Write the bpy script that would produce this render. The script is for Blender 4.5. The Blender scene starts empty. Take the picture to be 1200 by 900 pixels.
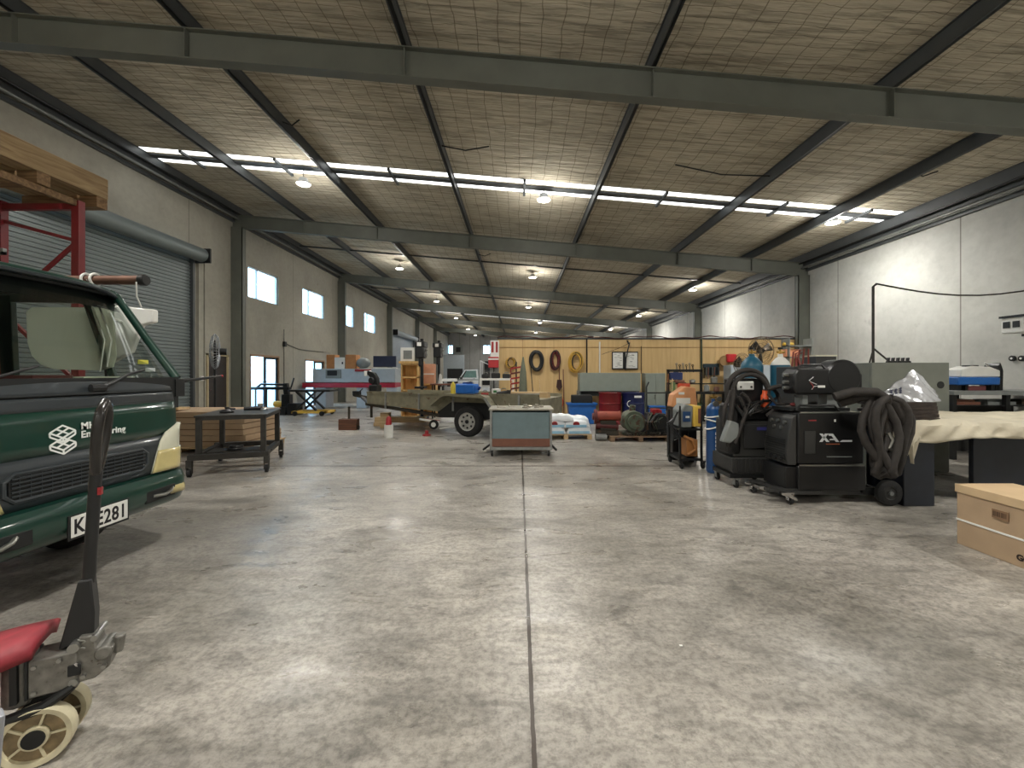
import bpy, math, random
from mathutils import Vector, Matrix
R = math.radians
random.seed(7)
COL = bpy.context.scene.collection
F = 500.0; VX = 608.0; VY = 438.0; H = 1.5      # focal length in pixels, vanishing point, eye height

def PX(px, Y): return (px - VX) * Y / F           # photo column -> world x at depth Y
def PZ(py, Y): return H - (py - VY) * Y / F       # photo row -> world z at depth Y

# ---------------------------------------------------------------- materials
def lin(c):
    def f(u):
        u = u / 255.0
        return u / 12.92 if u <= 0.04045 else ((u + 0.055) / 1.055) ** 2.4
    return (f(c[0]), f(c[1]), f(c[2]), 1.0)
MATS = {}
def new_mat(name):
    m = bpy.data.materials.new(name); m.use_nodes = True
    nt = m.node_tree; b = nt.nodes['Principled BSDF']
    return m, nt, b
def M(name, rgb=None, rough=0.5, metal=0.0, var=0.12, scale=6.0, bump=0.0, bscale=40.0, emit=0.0, coat=0.0, rust=None, spec=0.5):
    """procedural painted / metal / plastic material with noise variation"""
    if name in MATS: return MATS[name]
    m, nt, b = new_mat(name); N = nt.nodes; L = nt.links
    c = lin(rgb)
    tc = N.new('ShaderNodeTexCoord')
    n = N.new('ShaderNodeTexNoise'); n.inputs['Scale'].default_value = scale; n.inputs['Detail'].default_value = 5
    L.new(tc.outputs['Object'], n.inputs['Vector'])
    r = N.new('ShaderNodeValToRGB')
    r.color_ramp.elements[0].position = 0.3; r.color_ramp.elements[1].position = 0.7
    lo = [max(0, x * (1 - var)) for x in c[:3]] + [1]; hi = [min(1, x * (1 + var)) for x in c[:3]] + [1]
    r.color_ramp.elements[0].color = lo; r.color_ramp.elements[1].color = hi
    L.new(n.outputs['Fac'], r.inputs['Fac'])
    out = r.outputs['Color']
    if rust:
        n2 = N.new('ShaderNodeTexNoise'); n2.inputs['Scale'].default_value = scale * 1.7; n2.inputs['Detail'].default_value = 8
        L.new(tc.outputs['Object'], n2.inputs['Vector'])
        rr = N.new('ShaderNodeValToRGB'); rr.color_ramp.elements[0].position = rust[1]; rr.color_ramp.elements[1].position = rust[1] + 0.08
        L.new(n2.outputs['Fac'], rr.inputs['Fac'])
        mx = N.new('ShaderNodeMix'); mx.data_type = 'RGBA'
        L.new(rr.outputs['Color'], mx.inputs[0]); L.new(out, mx.inputs[6]); mx.inputs[7].default_value = lin(rust[0])
        out = mx.outputs[2]
    L.new(out, b.inputs['Base Color'])
    b.inputs['Roughness'].default_value = rough; b.inputs['Metallic'].default_value = metal
    b.inputs['Specular IOR Level'].default_value = spec
    if coat: b.inputs['Coat Weight'].default_value = coat
    if bump:
        n3 = N.new('ShaderNodeTexNoise'); n3.inputs['Scale'].default_value = bscale
        L.new(tc.outputs['Object'], n3.inputs['Vector'])
        bp = N.new('ShaderNodeBump'); bp.inputs['Strength'].default_value = bump; bp.inputs['Distance'].default_value = 0.02
        L.new(n3.outputs['Fac'], bp.inputs['Height']); L.new(bp.outputs['Normal'], b.inputs['Normal'])
    if emit:
        b.inputs['Emission Color'].default_value = c; b.inputs['Emission Strength'].default_value = emit
    MATS[name] = m
    return m
def Mwood(name, rgb, rgb2, axis='X', scale=3.0, rough=0.7):
    if name in MATS: return MATS[name]
    m, nt, b = new_mat(name); N = nt.nodes; L = nt.links
    tc = N.new('ShaderNodeTexCoord'); mp = N.new('ShaderNodeMapping')
    s = {'X': (0.6, 9, 9), 'Y': (9, 0.6, 9), 'Z': (9, 9, 0.6)}[axis]
    mp.inputs['Scale'].default_value = s
    L.new(tc.outputs['Object'], mp.inputs['Vector'])
    n = N.new('ShaderNodeTexNoise'); n.inputs['Scale'].default_value = scale; n.inputs['Detail'].default_value = 6; n.inputs['Distortion'].default_value = 0.6
    L.new(mp.outputs['Vector'], n.inputs['Vector'])
    r = N.new('ShaderNodeValToRGB'); r.color_ramp.elements[0].position = 0.35; r.color_ramp.elements[1].position = 0.68
    r.color_ramp.elements[0].color = lin(rgb2); r.color_ramp.elements[1].color = lin(rgb)
    L.new(n.outputs['Fac'], r.inputs['Fac']); L.new(r.outputs['Color'], b.inputs['Base Color'])
    b.inputs['Roughness'].default_value = rough
    MATS[name] = m
    return m
def Mglass(name, rgb=(200, 215, 210), rough=0.02, alpha=0.25, spec=0.5):
    """thin glazing: transparent + glossy by fresnel"""
    if name in MATS: return MATS[name]
    m = bpy.data.materials.new(name); m.use_nodes = True; nt = m.node_tree; N = nt.nodes; L = nt.links
    for n in list(N): N.remove(n)
    o = N.new('ShaderNodeOutputMaterial'); t = N.new('ShaderNodeBsdfTransparent'); g = N.new('ShaderNodeBsdfGlossy')
    t.inputs['Color'].default_value = lin(rgb); g.inputs['Roughness'].default_value = rough
    lw = N.new('ShaderNodeLayerWeight'); lw.inputs['Blend'].default_value = 0.5
    pw = N.new('ShaderNodeMath'); pw.operation = 'POWER'; L.new(lw.outputs['Facing'], pw.inputs[0]); pw.inputs[1].default_value = 4.0
    f = N.new('ShaderNodeMath'); f.operation = 'MULTIPLY_ADD'; L.new(pw.outputs[0], f.inputs[0]); f.inputs[1].default_value = 0.85; f.inputs[2].default_value = 0.05
    mx = N.new('ShaderNodeMixShader')
    L.new(f.outputs[0], mx.inputs[0]); L.new(t.outputs[0], mx.inputs[1]); L.new(g.outputs[0], mx.inputs[2]); L.new(mx.outputs[0], o.inputs['Surface'])
    MATS[name] = m
    return m
def Memit(name, rgb, strength):
    if name in MATS: return MATS[name]
    m = bpy.data.materials.new(name); m.use_nodes = True; nt = m.node_tree
    b = nt.nodes['Principled BSDF']; b.inputs['Base Color'].default_value = lin(rgb)
    b.inputs['Emission Color'].default_value = lin(rgb); b.inputs['Emission Strength'].default_value = strength
    MATS[name] = m
    return m

# ---------------------------------------------------------------- mesh builder
class MB:
    def __init__(s): s.v = []; s.f = []
    def mark(s): return len(s.v)
    def xf(s, m0, mat):
        for i in range(m0, len(s.v)): s.v[i] = tuple(mat @ Vector(s.v[i]))
        return s
    def box(s, x0, x1, y0, y1, z0, z1, rz=0, rx=0, ry=0):
        k = len(s.v)
        if x0 > x1: x0, x1 = x1, x0
        if y0 > y1: y0, y1 = y1, y0
        if z0 > z1: z0, z1 = z1, z0
        s.v += [(x0,y0,z0),(x1,y0,z0),(x1,y1,z0),(x0,y1,z0),(x0,y0,z1),(x1,y0,z1),(x1,y1,z1),(x0,y1,z1)]
        s.f += [(k,k+3,k+2,k+1),(k+4,k+5,k+6,k+7),(k,k+1,k+5,k+4),(k+1,k+2,k+6,k+5),(k+2,k+3,k+7,k+6),(k+3,k,k+4,k+7)]
        if rz or rx or ry:
            c = Vector(((x0+x1)/2,(y0+y1)/2,(z0+z1)/2))
            m = Matrix.Translation(c) @ Matrix.Rotation(rz,4,'Z') @ Matrix.Rotation(ry,4,'Y') @ Matrix.Rotation(rx,4,'X') @ Matrix.Translation(-c)
            s.xf(k, m)
        return s
    def bar(s, p0, p1, w, h=None, up=(0,0,1)):
        """square bar between two points"""
        h = h or w; p0 = Vector(p0); p1 = Vector(p1); d = (p1-p0); L = d.length; d.normalize()
        u = Vector(up)
        if abs(d.dot(u)) > 0.98: u = Vector((0,1,0))
        a = d.cross(u).normalized(); b = a.cross(d).normalized(); k = len(s.v)
        for q in (p0, p1):
            for i, j in ((-1,-1),(1,-1),(1,1),(-1,1)): s.v.append(tuple(q + a*(i*w/2) + b*(j*h/2)))
        s.f += [(k,k+3,k+2,k+1)[::-1],(k+4,k+5,k+6,k+7)[::-1],(k,k+1,k+5,k+4),(k+1,k+2,k+6,k+5),(k+2,k+3,k+7,k+6),(k+3,k,k+4,k+7)]
        return s
    def tube(s, pts, r, n=8, closed=False, cap=True):
        P = [Vector(p) for p in pts]; m = len(P)
        rr = r if hasattr(r, '__len__') else [r]*m
        k = len(s.v); prev = None
        for i in range(m):
            if closed: d = P[(i+1)%m] - P[i-1]
            else: d = P[min(i+1,m-1)] - P[max(i-1,0)]
            d.normalize()
            if prev is None:
                a = d.cross(Vector((0,0,1)))
                if a.length < 0.05: a = d.cross(Vector((1,0,0)))
                a.normalize()
            else:
                a = prev - d*prev.dot(d)
                if a.length < 1e-6: a = d.orthogonal()
                a.normalize()
            prev = a; b = d.cross(a)
            for j in range(n):
                t = 2*math.pi*j/n
                s.v.append(tuple(P[i] + (a*math.cos(t) + b*math.sin(t))*rr[i]))
        for i in range(m if closed else m-1):
            i2 = (i+1) % m
            for j in range(n):
                j2 = (j+1) % n
                s.f.append((k+i*n+j, k+i*n+j2, k+i2*n+j2, k+i2*n+j))
        if cap and not closed:
            s.f.append(tuple(k+j for j in range(n))[::-1]); s.f.append(tuple(k+(m-1)*n+j for j in range(n)))
        return s
    def cyl(s, p0, p1, r, r2=None, n=20):
        return s.tube([p0, p1], [r, r if r2 is None else r2], n)
    def lathe(s, prof, c=(0,0,0), axis='Z', n=24, closed=False):
        """profile [(radius, height)] turned about an axis through c"""
        k = len(s.v); A = {'Z': lambda r,t,h: (r*math.cos(t), r*math.sin(t), h), 'Y': lambda r,t,h: (r*math.cos(t), h, -r*math.sin(t)), 'X': lambda r,t,h: (h, r*math.cos(t), r*math.sin(t))}[axis]
        for (r, h) in prof:
            for j in range(n):
                p = A(max(r,1e-4), 2*math.pi*j/n, h); s.v.append((p[0]+c[0], p[1]+c[1], p[2]+c[2]))
        for i in range(len(prof)-1):
            for j in range(n):
                j2 = (j+1)%n; s.f.append((k+i*n+j, k+i*n+j2, k+(i+1)*n+j2, k+(i+1)*n+j))
        if closed:
            q = len(prof)-1
            for j in range(n):
                j2 = (j+1)%n; s.f.append((k+q*n+j, k+q*n+j2, k+j2, k+j))
            return s
        s.f.append(tuple(k+j for j in range(n))[::-1]); s.f.append(tuple(k+(len(prof)-1)*n+j for j in range(n)))
        return s
    def sph(s, c, r, sc=(1,1,1), n=16, m=10):
        prof = [(r*math.sin(math.pi*i/m), -r*math.cos(math.pi*i/m)) for i in range(m+1)]
        k = len(s.v); s.lathe(prof, (0,0,0), 'Z', n)
        for i in range(k, len(s.v)):
            v = s.v[i]; s.v[i] = (v[0]*sc[0]+c[0], v[1]*sc[1]+c[1], v[2]*sc[2]+c[2])
        return s
    def prism(s, pts, axis, a, b):
        """extrude a 2-D outline; axis 'x': pts are (y,z); 'y': (x,z); 'z': (x,y)"""
        k = len(s.v); n = len(pts)
        E = {'x': lambda p,t: (t,p[0],p[1]), 'y': lambda p,t: (p[0],t,p[1]), 'z': lambda p,t: (p[0],p[1],t)}[axis]
        for t in (a, b):
            for p in pts: s.v.append(E(p,t))
        s.f.append(tuple(range(k,k+n))[::-1]); s.f.append(tuple(range(k+n,k+2*n)))
        for i in range(n):
            j = (i+1)%n; s.f.append((k+i,k+j,k+n+j,k+n+i))
        return s
    def grid(s, fn, nu, nv):
        k = len(s.v)
        for i in range(nu+1):
            for j in range(nv+1): s.v.append(tuple(fn(i/nu, j/nv)))
        for i in range(nu):
            for j in range(nv):
                a = k+i*(nv+1)+j; s.f.append((a, a+nv+1, a+nv+2, a+1))
        return s
    def ring(s, c, R_, r, axis='Y', n=28, m=8, a0=0, a1=360, sq=1.0):
        full = abs(a1-a0) >= 360
        k = n if full else n+1; pts = []
        for i in range(k):
            t = R(a0 + (a1-a0)*i/n); x = R_*math.cos(t); z = R_*math.sin(t)*sq
            pts.append({'Y': (c[0]+x, c[1], c[2]+z), 'X': (c[0], c[1]+x, c[2]+z), 'Z': (c[0]+x, c[1]+z, c[2])}[axis])
        return s.tube(pts, r, m, closed=full)
    def build(s, name, mat, parent=None, smooth=True, bev=0, solid=0, sub=0, loc=None):
        me = bpy.data.meshes.new(name); me.from_pydata(s.v, [], s.f); me.update()
        import bmesh
        bm = bmesh.new(); bm.from_mesh(me); bmesh.ops.recalc_face_normals(bm, faces=bm.faces); bm.to_mesh(me); bm.free()
        if smooth:
            me.polygons.foreach_set('use_smooth', [True]*len(me.polygons)); me.set_sharp_from_angle(angle=R(38))
        o = bpy.data.objects.new(name, me); COL.objects.link(o)
        if mat is not None: me.materials.append(mat)
        if parent is not None: o.parent = parent
        if loc: o.location = loc
        if solid:
            md = o.modifiers.new('solid','SOLIDIFY'); md.thickness = solid; md.offset = 0
        if bev:
            md = o.modifiers.new('bevel','BEVEL'); md.width = bev; md.segments = 2; md.limit_method = 'ANGLE'; md.angle_limit = R(40)
        if sub:
            md = o.modifiers.new('sub','SUBSURF'); md.levels = sub; md.render_levels = sub
        return o
def tag(o, label=None, cat=None, group=None, kind=None):
    if label: o['label'] = label
    if cat: o['category'] = cat
    if group: o['group'] = group
    if kind: o['kind'] = kind
    return o
def T(name, label, cat, loc=(0,0,0), rz=0, group=None):
    o = bpy.data.objects.new(name, None); COL.objects.link(o); o.location = loc; o.rotation_euler = (0,0,rz)
    o.empty_display_size = 0.1
    return tag(o, label, cat, group)
def S(name, mb, mat, **kw):
    o = mb.build(name, mat, **kw); o['kind'] = 'structure'; return o
def copy_tree(o, parent=None):
    c = o.copy(); COL.objects.link(c); c.parent = parent
    for ch in o.children: copy_tree(ch, c)
    return c
def text(name, body, size, mat, parent, loc, xdir, ydir, depth=0.002, align='LEFT', bold=0.0, sx=1.0, space=1.0):
    cu = bpy.data.curves.new(name+'_font', 'FONT'); cu.body = body; cu.size = size; cu.extrude = depth; cu.align_x = align; cu.offset = bold; cu.space_character = space
    tmp = bpy.data.objects.new('tmp_font', cu); COL.objects.link(tmp)
    dg = bpy.context.evaluated_depsgraph_get(); me = bpy.data.meshes.new_from_object(tmp.evaluated_get(dg)); bpy.data.objects.remove(tmp); bpy.data.curves.remove(cu)
    x = Vector(xdir).normalized(); y = Vector(ydir).normalized(); z = x.cross(y)
    m = Matrix(((x.x*sx,y.x,z.x,loc[0]),(x.y*sx,y.y,z.y,loc[1]),(x.z*sx,y.z,z.z,loc[2]),(0,0,0,1)))
    me.transform(m); me.name = name
    o = bpy.data.objects.new(name, me); COL.objects.link(o); me.materials.clear(); me.materials.append(mat); o.parent = parent
    return o
def wheel(mbt, mbr, c, r, w, axis='Y', hub=0.55):
    """tyre into mbt, rim into mbr, centred on c"""
    prof = [(r*hub,-w/2),(r*0.88,-w/2),(r*0.98,-w*0.36),(r,0),(r*0.98,w*0.36),(r*0.88,w/2),(r*hub,w/2)]
    mbt.lathe(prof, c, axis, 28, closed=True)
    mbr.lathe([(0.0,-w*0.36),(r*hub*0.4,-w*0.42),(r*hub*0.5,-w*0.3),(r*hub*0.9,-w*0.32),(r*hub*1.0,-w*0.5),(r*hub*1.0,w*0.5),(r*hub*0.9,w*0.32),(r*hub*0.5,w*0.3),(r*hub*0.4,w*0.42),(0.0,w*0.36)], c, axis, 24)

m_black = M('black_plastic', (24,25,26), 0.45, var=0.2)
m_blackm = M('black_steel', (30,31,31), 0.4, 0.3, var=0.25)
m_steel = M('bare_steel', (150,150,145), 0.35, 0.9, var=0.15)
m_galv = M('galvanised_steel', (150,152,150), 0.45, 0.7, var=0.15, scale=14)
m_rub = M('tyre_rubber', (22,22,22), 0.8, var=0.25, bump=0.3, bscale=60)
m_white = M('white_paint', (225,225,220), 0.45, var=0.05)
m_grey = M('grey_paint', (120,124,122), 0.5, var=0.1)
m_red = M('red_paint', (150,34,38), 0.42, var=0.15)
m_chrome = M('chrome', (200,200,200), 0.15, 1.0, var=0.05)
m_pine = Mwood('pine_board', (210,186,146), (184,154,112), 'X')
m_card = M('cardboard', (166,142,114), 0.85, var=0.08, scale=5)
# ================================================================ the building
XL, XR, YB, YE = -9.55, 9.65, -9.0, 57.5
SL = 0.085
def zr(x): return H + 4.74 - SL*x
# --- floor
m, nt, b = new_mat('worn_concrete_floor'); N = nt.nodes; L = nt.links
def nz(vec, scale, detail=6, dist=0.0, rough=0.55):
    n = N.new('ShaderNodeTexNoise'); n.inputs['Scale'].default_value = scale; n.inputs['Detail'].default_value = detail
    n.inputs['Distortion'].default_value = dist; n.inputs['Roughness'].default_value = rough; L.new(vec, n.inputs['Vector']); return n.outputs['Fac']
def ramp(fac, stops):
    r = N.new('ShaderNodeValToRGB'); e = r.color_ramp.elements
    e[0].position = stops[0][0]; e[0].color = stops[0][1]; e[1].position = stops[-1][0]; e[1].color = stops[-1][1]
    for p, c in stops[1:-1]:
        q = e.new(p); q.color = c
    L.new(fac, r.inputs['Fac']); return r.outputs['Color']
def mixc(fac, a, b2, mode='MIX'):
    x = N.new('ShaderNodeMix'); x.data_type = 'RGBA'; x.blend_type = mode
    for sock, v in ((0, fac), (6, a), (7, b2)):
        if isinstance(v, (int, float, tuple)): x.inputs[sock].default_value = v
        else: L.new(v, x.inputs[sock])
    return x.outputs[2]
def math_(op, a, b2=None, c=None):
    x = N.new('ShaderNodeMath'); x.operation = op
    for i, v in enumerate((a, b2, c)):
        if v is None: continue
        if isinstance(v, (int, float)): x.inputs[i].default_value = v
        else: L.new(v, x.inputs[i])
    return x.outputs[0]
g4 = lambda v: (v, v, v, 1)
tc = N.new('ShaderNodeTexCoord'); V = tc.outputs['Object']
mpn = N.new('ShaderNodeMapping'); mpn.inputs['Rotation'].default_value = (0,0,R(-20)); mpn.inputs['Scale'].default_value = (1,2.2,1); L.new(V, mpn.inputs['Vector']); V2 = mpn.outputs['Vector']
base = ramp(nz(V, 0.55, 8, 0.4), [(0.34, lin((118,114,106))), (0.5, lin((147,142,134))), (0.66, lin((174,169,160)))])
mid = ramp(nz(V2, 3.4, 10, 0.8, 0.70), [(0.38, g4(0.72)), (0.5, g4(0.97)), (0.61, g4(1.13))])
fine = ramp(nz(V, 26.0, 8, 0.0, 0.78), [(0.42, g4(0.72)), (0.5, g4(1.0)), (0.58, g4(1.18))])
col = mixc(1.0, base, mid, 'MULTIPLY'); col = mixc(1.0, col, fine, 'MULTIPLY')
spk = ramp(nz(V, 5.5, 5, 0.2, 0.6), [(0.30, g4(0.72)), (0.42, g4(1.0)), (1.0, g4(1.0))])
col = mixc(1.0, col, spk, 'MULTIPLY')
st = ramp(nz(V2, 1.5, 4, 0.7, 0.5), [(0.28, g4(0.68)), (0.46, g4(1.0)), (1.0, g4(1.0))])
col = mixc(1.0, col, st, 'MULTIPLY')
sep = N.new('ShaderNodeSeparateXYZ'); L.new(V, sep.inputs[0]); SX, SY = sep.outputs[0], sep.outputs[1]
wob = math_('MULTIPLY', math_('SUBTRACT', nz(V, 7.0, 5), 0.5), 0.012)
jw = math_('ADD', 0.005, math_('MULTIPLY', nz(V, 3.0, 3), 0.010))
dj1 = math_('ABSOLUTE', math_('ADD', math_('SUBTRACT', SX, 0.06), wob))
dj2 = math_('ABSOLUTE', math_('ADD', math_('SUBTRACT', SY, 6.94), wob))
dj3 = math_('ABSOLUTE', math_('ADD', math_('SUBTRACT', SY, 15.2), wob))
j = math_('MAXIMUM', math_('LESS_THAN', dj1, jw), math_('MAXIMUM', math_('LESS_THAN', dj2, math_('MULTIPLY', jw, 2.6)), math_('LESS_THAN', dj3, 0.02)))
dirt = math_('MULTIPLY', math_('SMOOTH_MIN', math_('MULTIPLY', dj1, 14.0), 1.0, 0.3), 1.0)
col = mixc(1.0, col, ramp(math_('ADD', math_('MINIMUM', math_('MULTIPLY', dj1, 12.0), 1.0), math_('MULTIPLY', nz(V, 2.0, 3), 0.6)), [(0.30, g4(0.80)), (0.75, g4(1.0))]), 'MULTIPLY')
col = mixc(j, col, lin((58,50,42)))
L.new(col, b.inputs['Base Color'])
rg = ramp(nz(V2, 1.6, 6, 0.5), [(0.35, g4(0.25)), (0.65, g4(0.48))]); L.new(rg, b.inputs['Roughness'])
b.inputs['Specular IOR Level'].default_value = 0.5
bp = N.new('ShaderNodeBump'); bp.inputs['Strength'].default_value = 0.22; bp.inputs['Distance'].default_value = 0.01
L.new(math_('SUBTRACT', math_('ADD', nz(V, 9.0, 8), math_('MULTIPLY', nz(V, 1.4, 2), 2.0)), math_('MULTIPLY', j, 2.0)), bp.inputs['Height']); L.new(bp.outputs['Normal'], b.inputs['Normal'])
m_floor = m
S('floor', MB().box(XL-0.2, XR+0.2, YB-0.2, YE+0.2, -0.15, 0.0), m_floor, smooth=False)
# --- outside ground so the glass doors look out onto something
S('ground_outside', MB().box(-60, XL-0.2, -20, 90, -0.2, -0.06), M('yard_concrete', (170,172,170), 0.8), smooth=False)

# --- ceiling (insulation blanket over netting)
m, nt, b = new_mat('roof_insulation_netting'); N = nt.nodes; L = nt.links
tc = N.new('ShaderNodeTexCoord'); V = tc.outputs['Object']
mpn = N.new('ShaderNodeMapping'); mpn.inputs['Scale'].default_value = (0.5,5.0,1); L.new(V, mpn.inputs['Vector']); V2 = mpn.outputs['Vector']
sep = N.new('ShaderNodeSeparateXYZ'); L.new(V, sep.inputs[0]); SX, SY = sep.outputs[0], sep.outputs[1]
w1 = math_('MULTIPLY', math_('SUBTRACT', nz(V, 1.3, 3), 0.5), 0.16)
w2 = math_('MULTIPLY', math_('SUBTRACT', nz(V, 1.9, 3), 0.5), 0.14)
def gridline(c, w, step, width):
    f = math_('FRACT', math_('DIVIDE', math_('ADD', c, w), step)); return math_('LESS_THAN', f, width/step)
gl = math_('MAXIMUM', gridline(SX, w1, 0.30, 0.014), gridline(SY, w2, 0.155, 0.009))
seam = gridline(SY, w2, 1.22, 0.035)
base = ramp(nz(V, 0.7, 5), [(0.3, lin((172,164,146))), (0.7, lin((194,186,167)))])
wr = ramp(nz(V2, 2.4, 8, 0.5, 0.66), [(0.38, g4(0.62)), (0.52, g4(1.0)), (0.7, g4(1.1))])
col = mixc(1.0, base, wr, 'MULTIPLY')
col = mixc(math_('MULTIPLY', seam, 0.35), col, lin((95,84,66)))
col = mixc(math_('MULTIPLY', gl, 0.60), col, lin((84,74,58)))
L.new(col, b.inputs['Base Color']); b.inputs['Roughness'].default_value = 0.9; b.inputs['Specular IOR Level'].default_value = 0.1
bp = N.new('ShaderNodeBump'); bp.inputs['Strength'].default_value = 0.9; bp.inputs['Distance'].default_value = 0.06
L.new(nz(V2, 1.7, 4, 0.3), bp.inputs['Height']); L.new(bp.outputs['Normal'], b.inputs['Normal'])
m_roof = m
sky = [(10.38, 10.64), (10.90, 11.16), (36.6, 36.9), (37.15, 37.4), (45.2, 45.6)]
def slab(y0, y1, th=0.06, off=0.0):
    mb = MB(); x0, x1 = XL-0.2, XR+0.2
    return mb.prism([(x0, zr(x0)+off), (x1, zr(x1)+off), (x1, zr(x1)+off+th), (x0, zr(x0)+off+th)], 'y', y0, y1)
rb = MB(); y = YB-0.2
for a, c in sky:
    rb.v and None
    t = slab(y, a); k = len(rb.v); rb.v += t.v; rb.f += [tuple(i+k for i in f) for f in t.f]; y = c
t = slab(y, YE+0.2); k = len(rb.v); rb.v += t.v; rb.f += [tuple(i+k for i in f) for f in t.f]
S('ceiling', rb, m_roof, smooth=False)
m_sky = Memit('translucent_roof_sheet', (236,240,240), 2.6)
m_sky_far = Memit('translucent_roof_sheet_far', (236,240,240), 1.2)
for i, (a, c) in enumerate(sky):
    S('skylight_strip', slab(a, c, 0.02, 0.02), m_sky if i < 2 else m_sky_far, smooth=False)

m_beam = M('grey_steel_paint', (98,101,93), 0.5, 0.0, var=0.10, scale=2.5)
m_beam2 = M('cold_grey_steel_paint', (66,69,70), 0.45, 0.0, var=0.12, scale=3)
# battens between / around the skylight sheets
for (y0, y1) in ((10.64, 10.90), (36.9, 37.15)):
    mb = MB(); mb.prism([(XL, zr(XL)-0.03), (XR, zr(XR)-0.03), (XR, zr(XR)+0.01), (XL, zr(XL)+0.01)], 'y', y0+0.03, y1-0.03)
    S('skylight_batten', mb, m_beam2, smooth=False)
# --- purlins (run the length of the building)
PUR = [-9.30, -7.16, -4.72, -1.62, 1.90, 5.30, 7.75, 9.40]
for x in PUR:
    mb = MB(); z = zr(x)
    for (y0, y1) in ((YB, YE),):
        mb.box(x-0.012, x+0.012, y0, y1, z-0.248, z)             # web of a C section
        mb.box(x-0.035, x+0.035, y0, y1, z-0.248, z-0.233)
        mb.box(x-0.035, x+0.035, y0, y1, z-0.012, z)
        mb.box(x+0.022, x+0.035, y0, y1, z-0.248, z-0.218)
    S('roof_purlin', mb, m_beam2, smooth=False)
# --- portal rafters and columns
RY = [-2.3, 6.1, 14.25, 22.6, 31.0, 39.4, 47.8]
for y in RY:
    mb = MB(); top = -0.25; hh = 0.43; w = 0.088
    for x0, x1 in ((XL, XR),):
        def pr(o0, o1, y0, y1): mb.prism([(x0, zr(x0)+o0), (x1, zr(x1)+o0), (x1, zr(x1)+o1), (x0, zr(x0)+o1)], 'y', y0, y1)
        pr(top-0.014, top, y-w, y+w); pr(top-hh, top-hh+0.014, y-w, y+w); pr(top-hh, top, y-0.006, y+0.006)
    for x in PUR[1:-1]:
        z = zr(x); mb.box(x-0.005, x+0.005, y-w+0.004, y+w-0.004, z+top-hh+0.012, z+top-0.012)      # web stiffeners
    S('roof_rafter', mb, m_beam, smooth=False)
    for xa, xb in ((XL, XL+0.37), (XR-0.37, XR)):
        mb = MB(); zt = zr((xa+xb)/2) + top - hh + 0.02
        if xa < 0 and abs(y - 6.1) < 0.1: pass
        mb.box(xa, xb, y-0.1, y-0.085, 0, zt).box(xa, xb, y+0.085, y+0.1, 0, zt).box(xa+0.0, xb, y-0.085, y-0.07, 0, zt)
        mb.box(xa, xa+0.014, y-0.1, y+0.1, 0, zt).box(xb-0.014, xb, y-0.1, y+0.1, 0, zt)
        mb.box(xa-0.0, xb+0.0, y-0.13, y+0.13, 0, 0.02)
        S('portal_column', mb, m_beam, smooth=False)
# bridging bars in the roof bays
def bridge(y, xs=None, name='roof_bridging'):
    mb = MB(); x0, x1 = XL, XR
    mb.prism([(x0, zr(x0)-0.14), (x1, zr(x1)-0.14), (x1, zr(x1)-0.08), (x0, zr(x0)-0.08)], 'y', y-0.02, y+0.02)
    S(name, mb, m_beam2, smooth=False)
for y in (18.1, 26.8, 35.2): bridge(y)
for k in range(len(PUR)-1):      # short struts across the skylight, halfway between purlins
    x = (PUR[k]+PUR[k+1])/2
    S('skylight_strut', MB().box(x-0.03, x+0.03, 10.35, 11.2, zr(x)-0.07, zr(x)-0.01), m_beam2, smooth=False)
# loose straps sagging from purlins
for (x, y, l) in ((-4.72, 8.5, .35), (-1.62, 8.9, 1.0), (5.3, 9.0, -2.0), (7.75, 8.4, .5), (-1.62,17,.5)):
    tag(MB().tube([(x, y, zr(x)-0.12), (x+l*0.5, y+0.05, zr(x)-0.15-SL*l*.5), (x+l, y, zr(x)-0.05-SL*l)], 0.014, 6).build('roof_strap', m_blackm), None, None, None, 'structure')
# eave members along both side walls
for (xw, sgn) in ((XL, 1), (XR, -1)):
    z = zr(xw)
    S('eave_beam', MB().box(xw, xw+sgn*0.16, YB, YE, z-0.34, z-0.02), m_beam2, smooth=False)
    S('eave_angle', MB().box(xw, xw+sgn*0.07, YB, YE, z-0.50, z-0.42), m_beam2, smooth=False)
    S('eave_conduit', MB().tube([(xw+sgn*0.20, YB, z-0.40), (xw+sgn*0.20, YE, z-0.40)], 0.035, 10), M('conduit_grey', (120,122,118), 0.4, 0.3))
    S('eave_pipe', MB().tube([(xw+sgn*0.28, YB, z-0.25), (xw+sgn*0.28, YE, z-0.25)], 0.028, 10), m_blackm)

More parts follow.
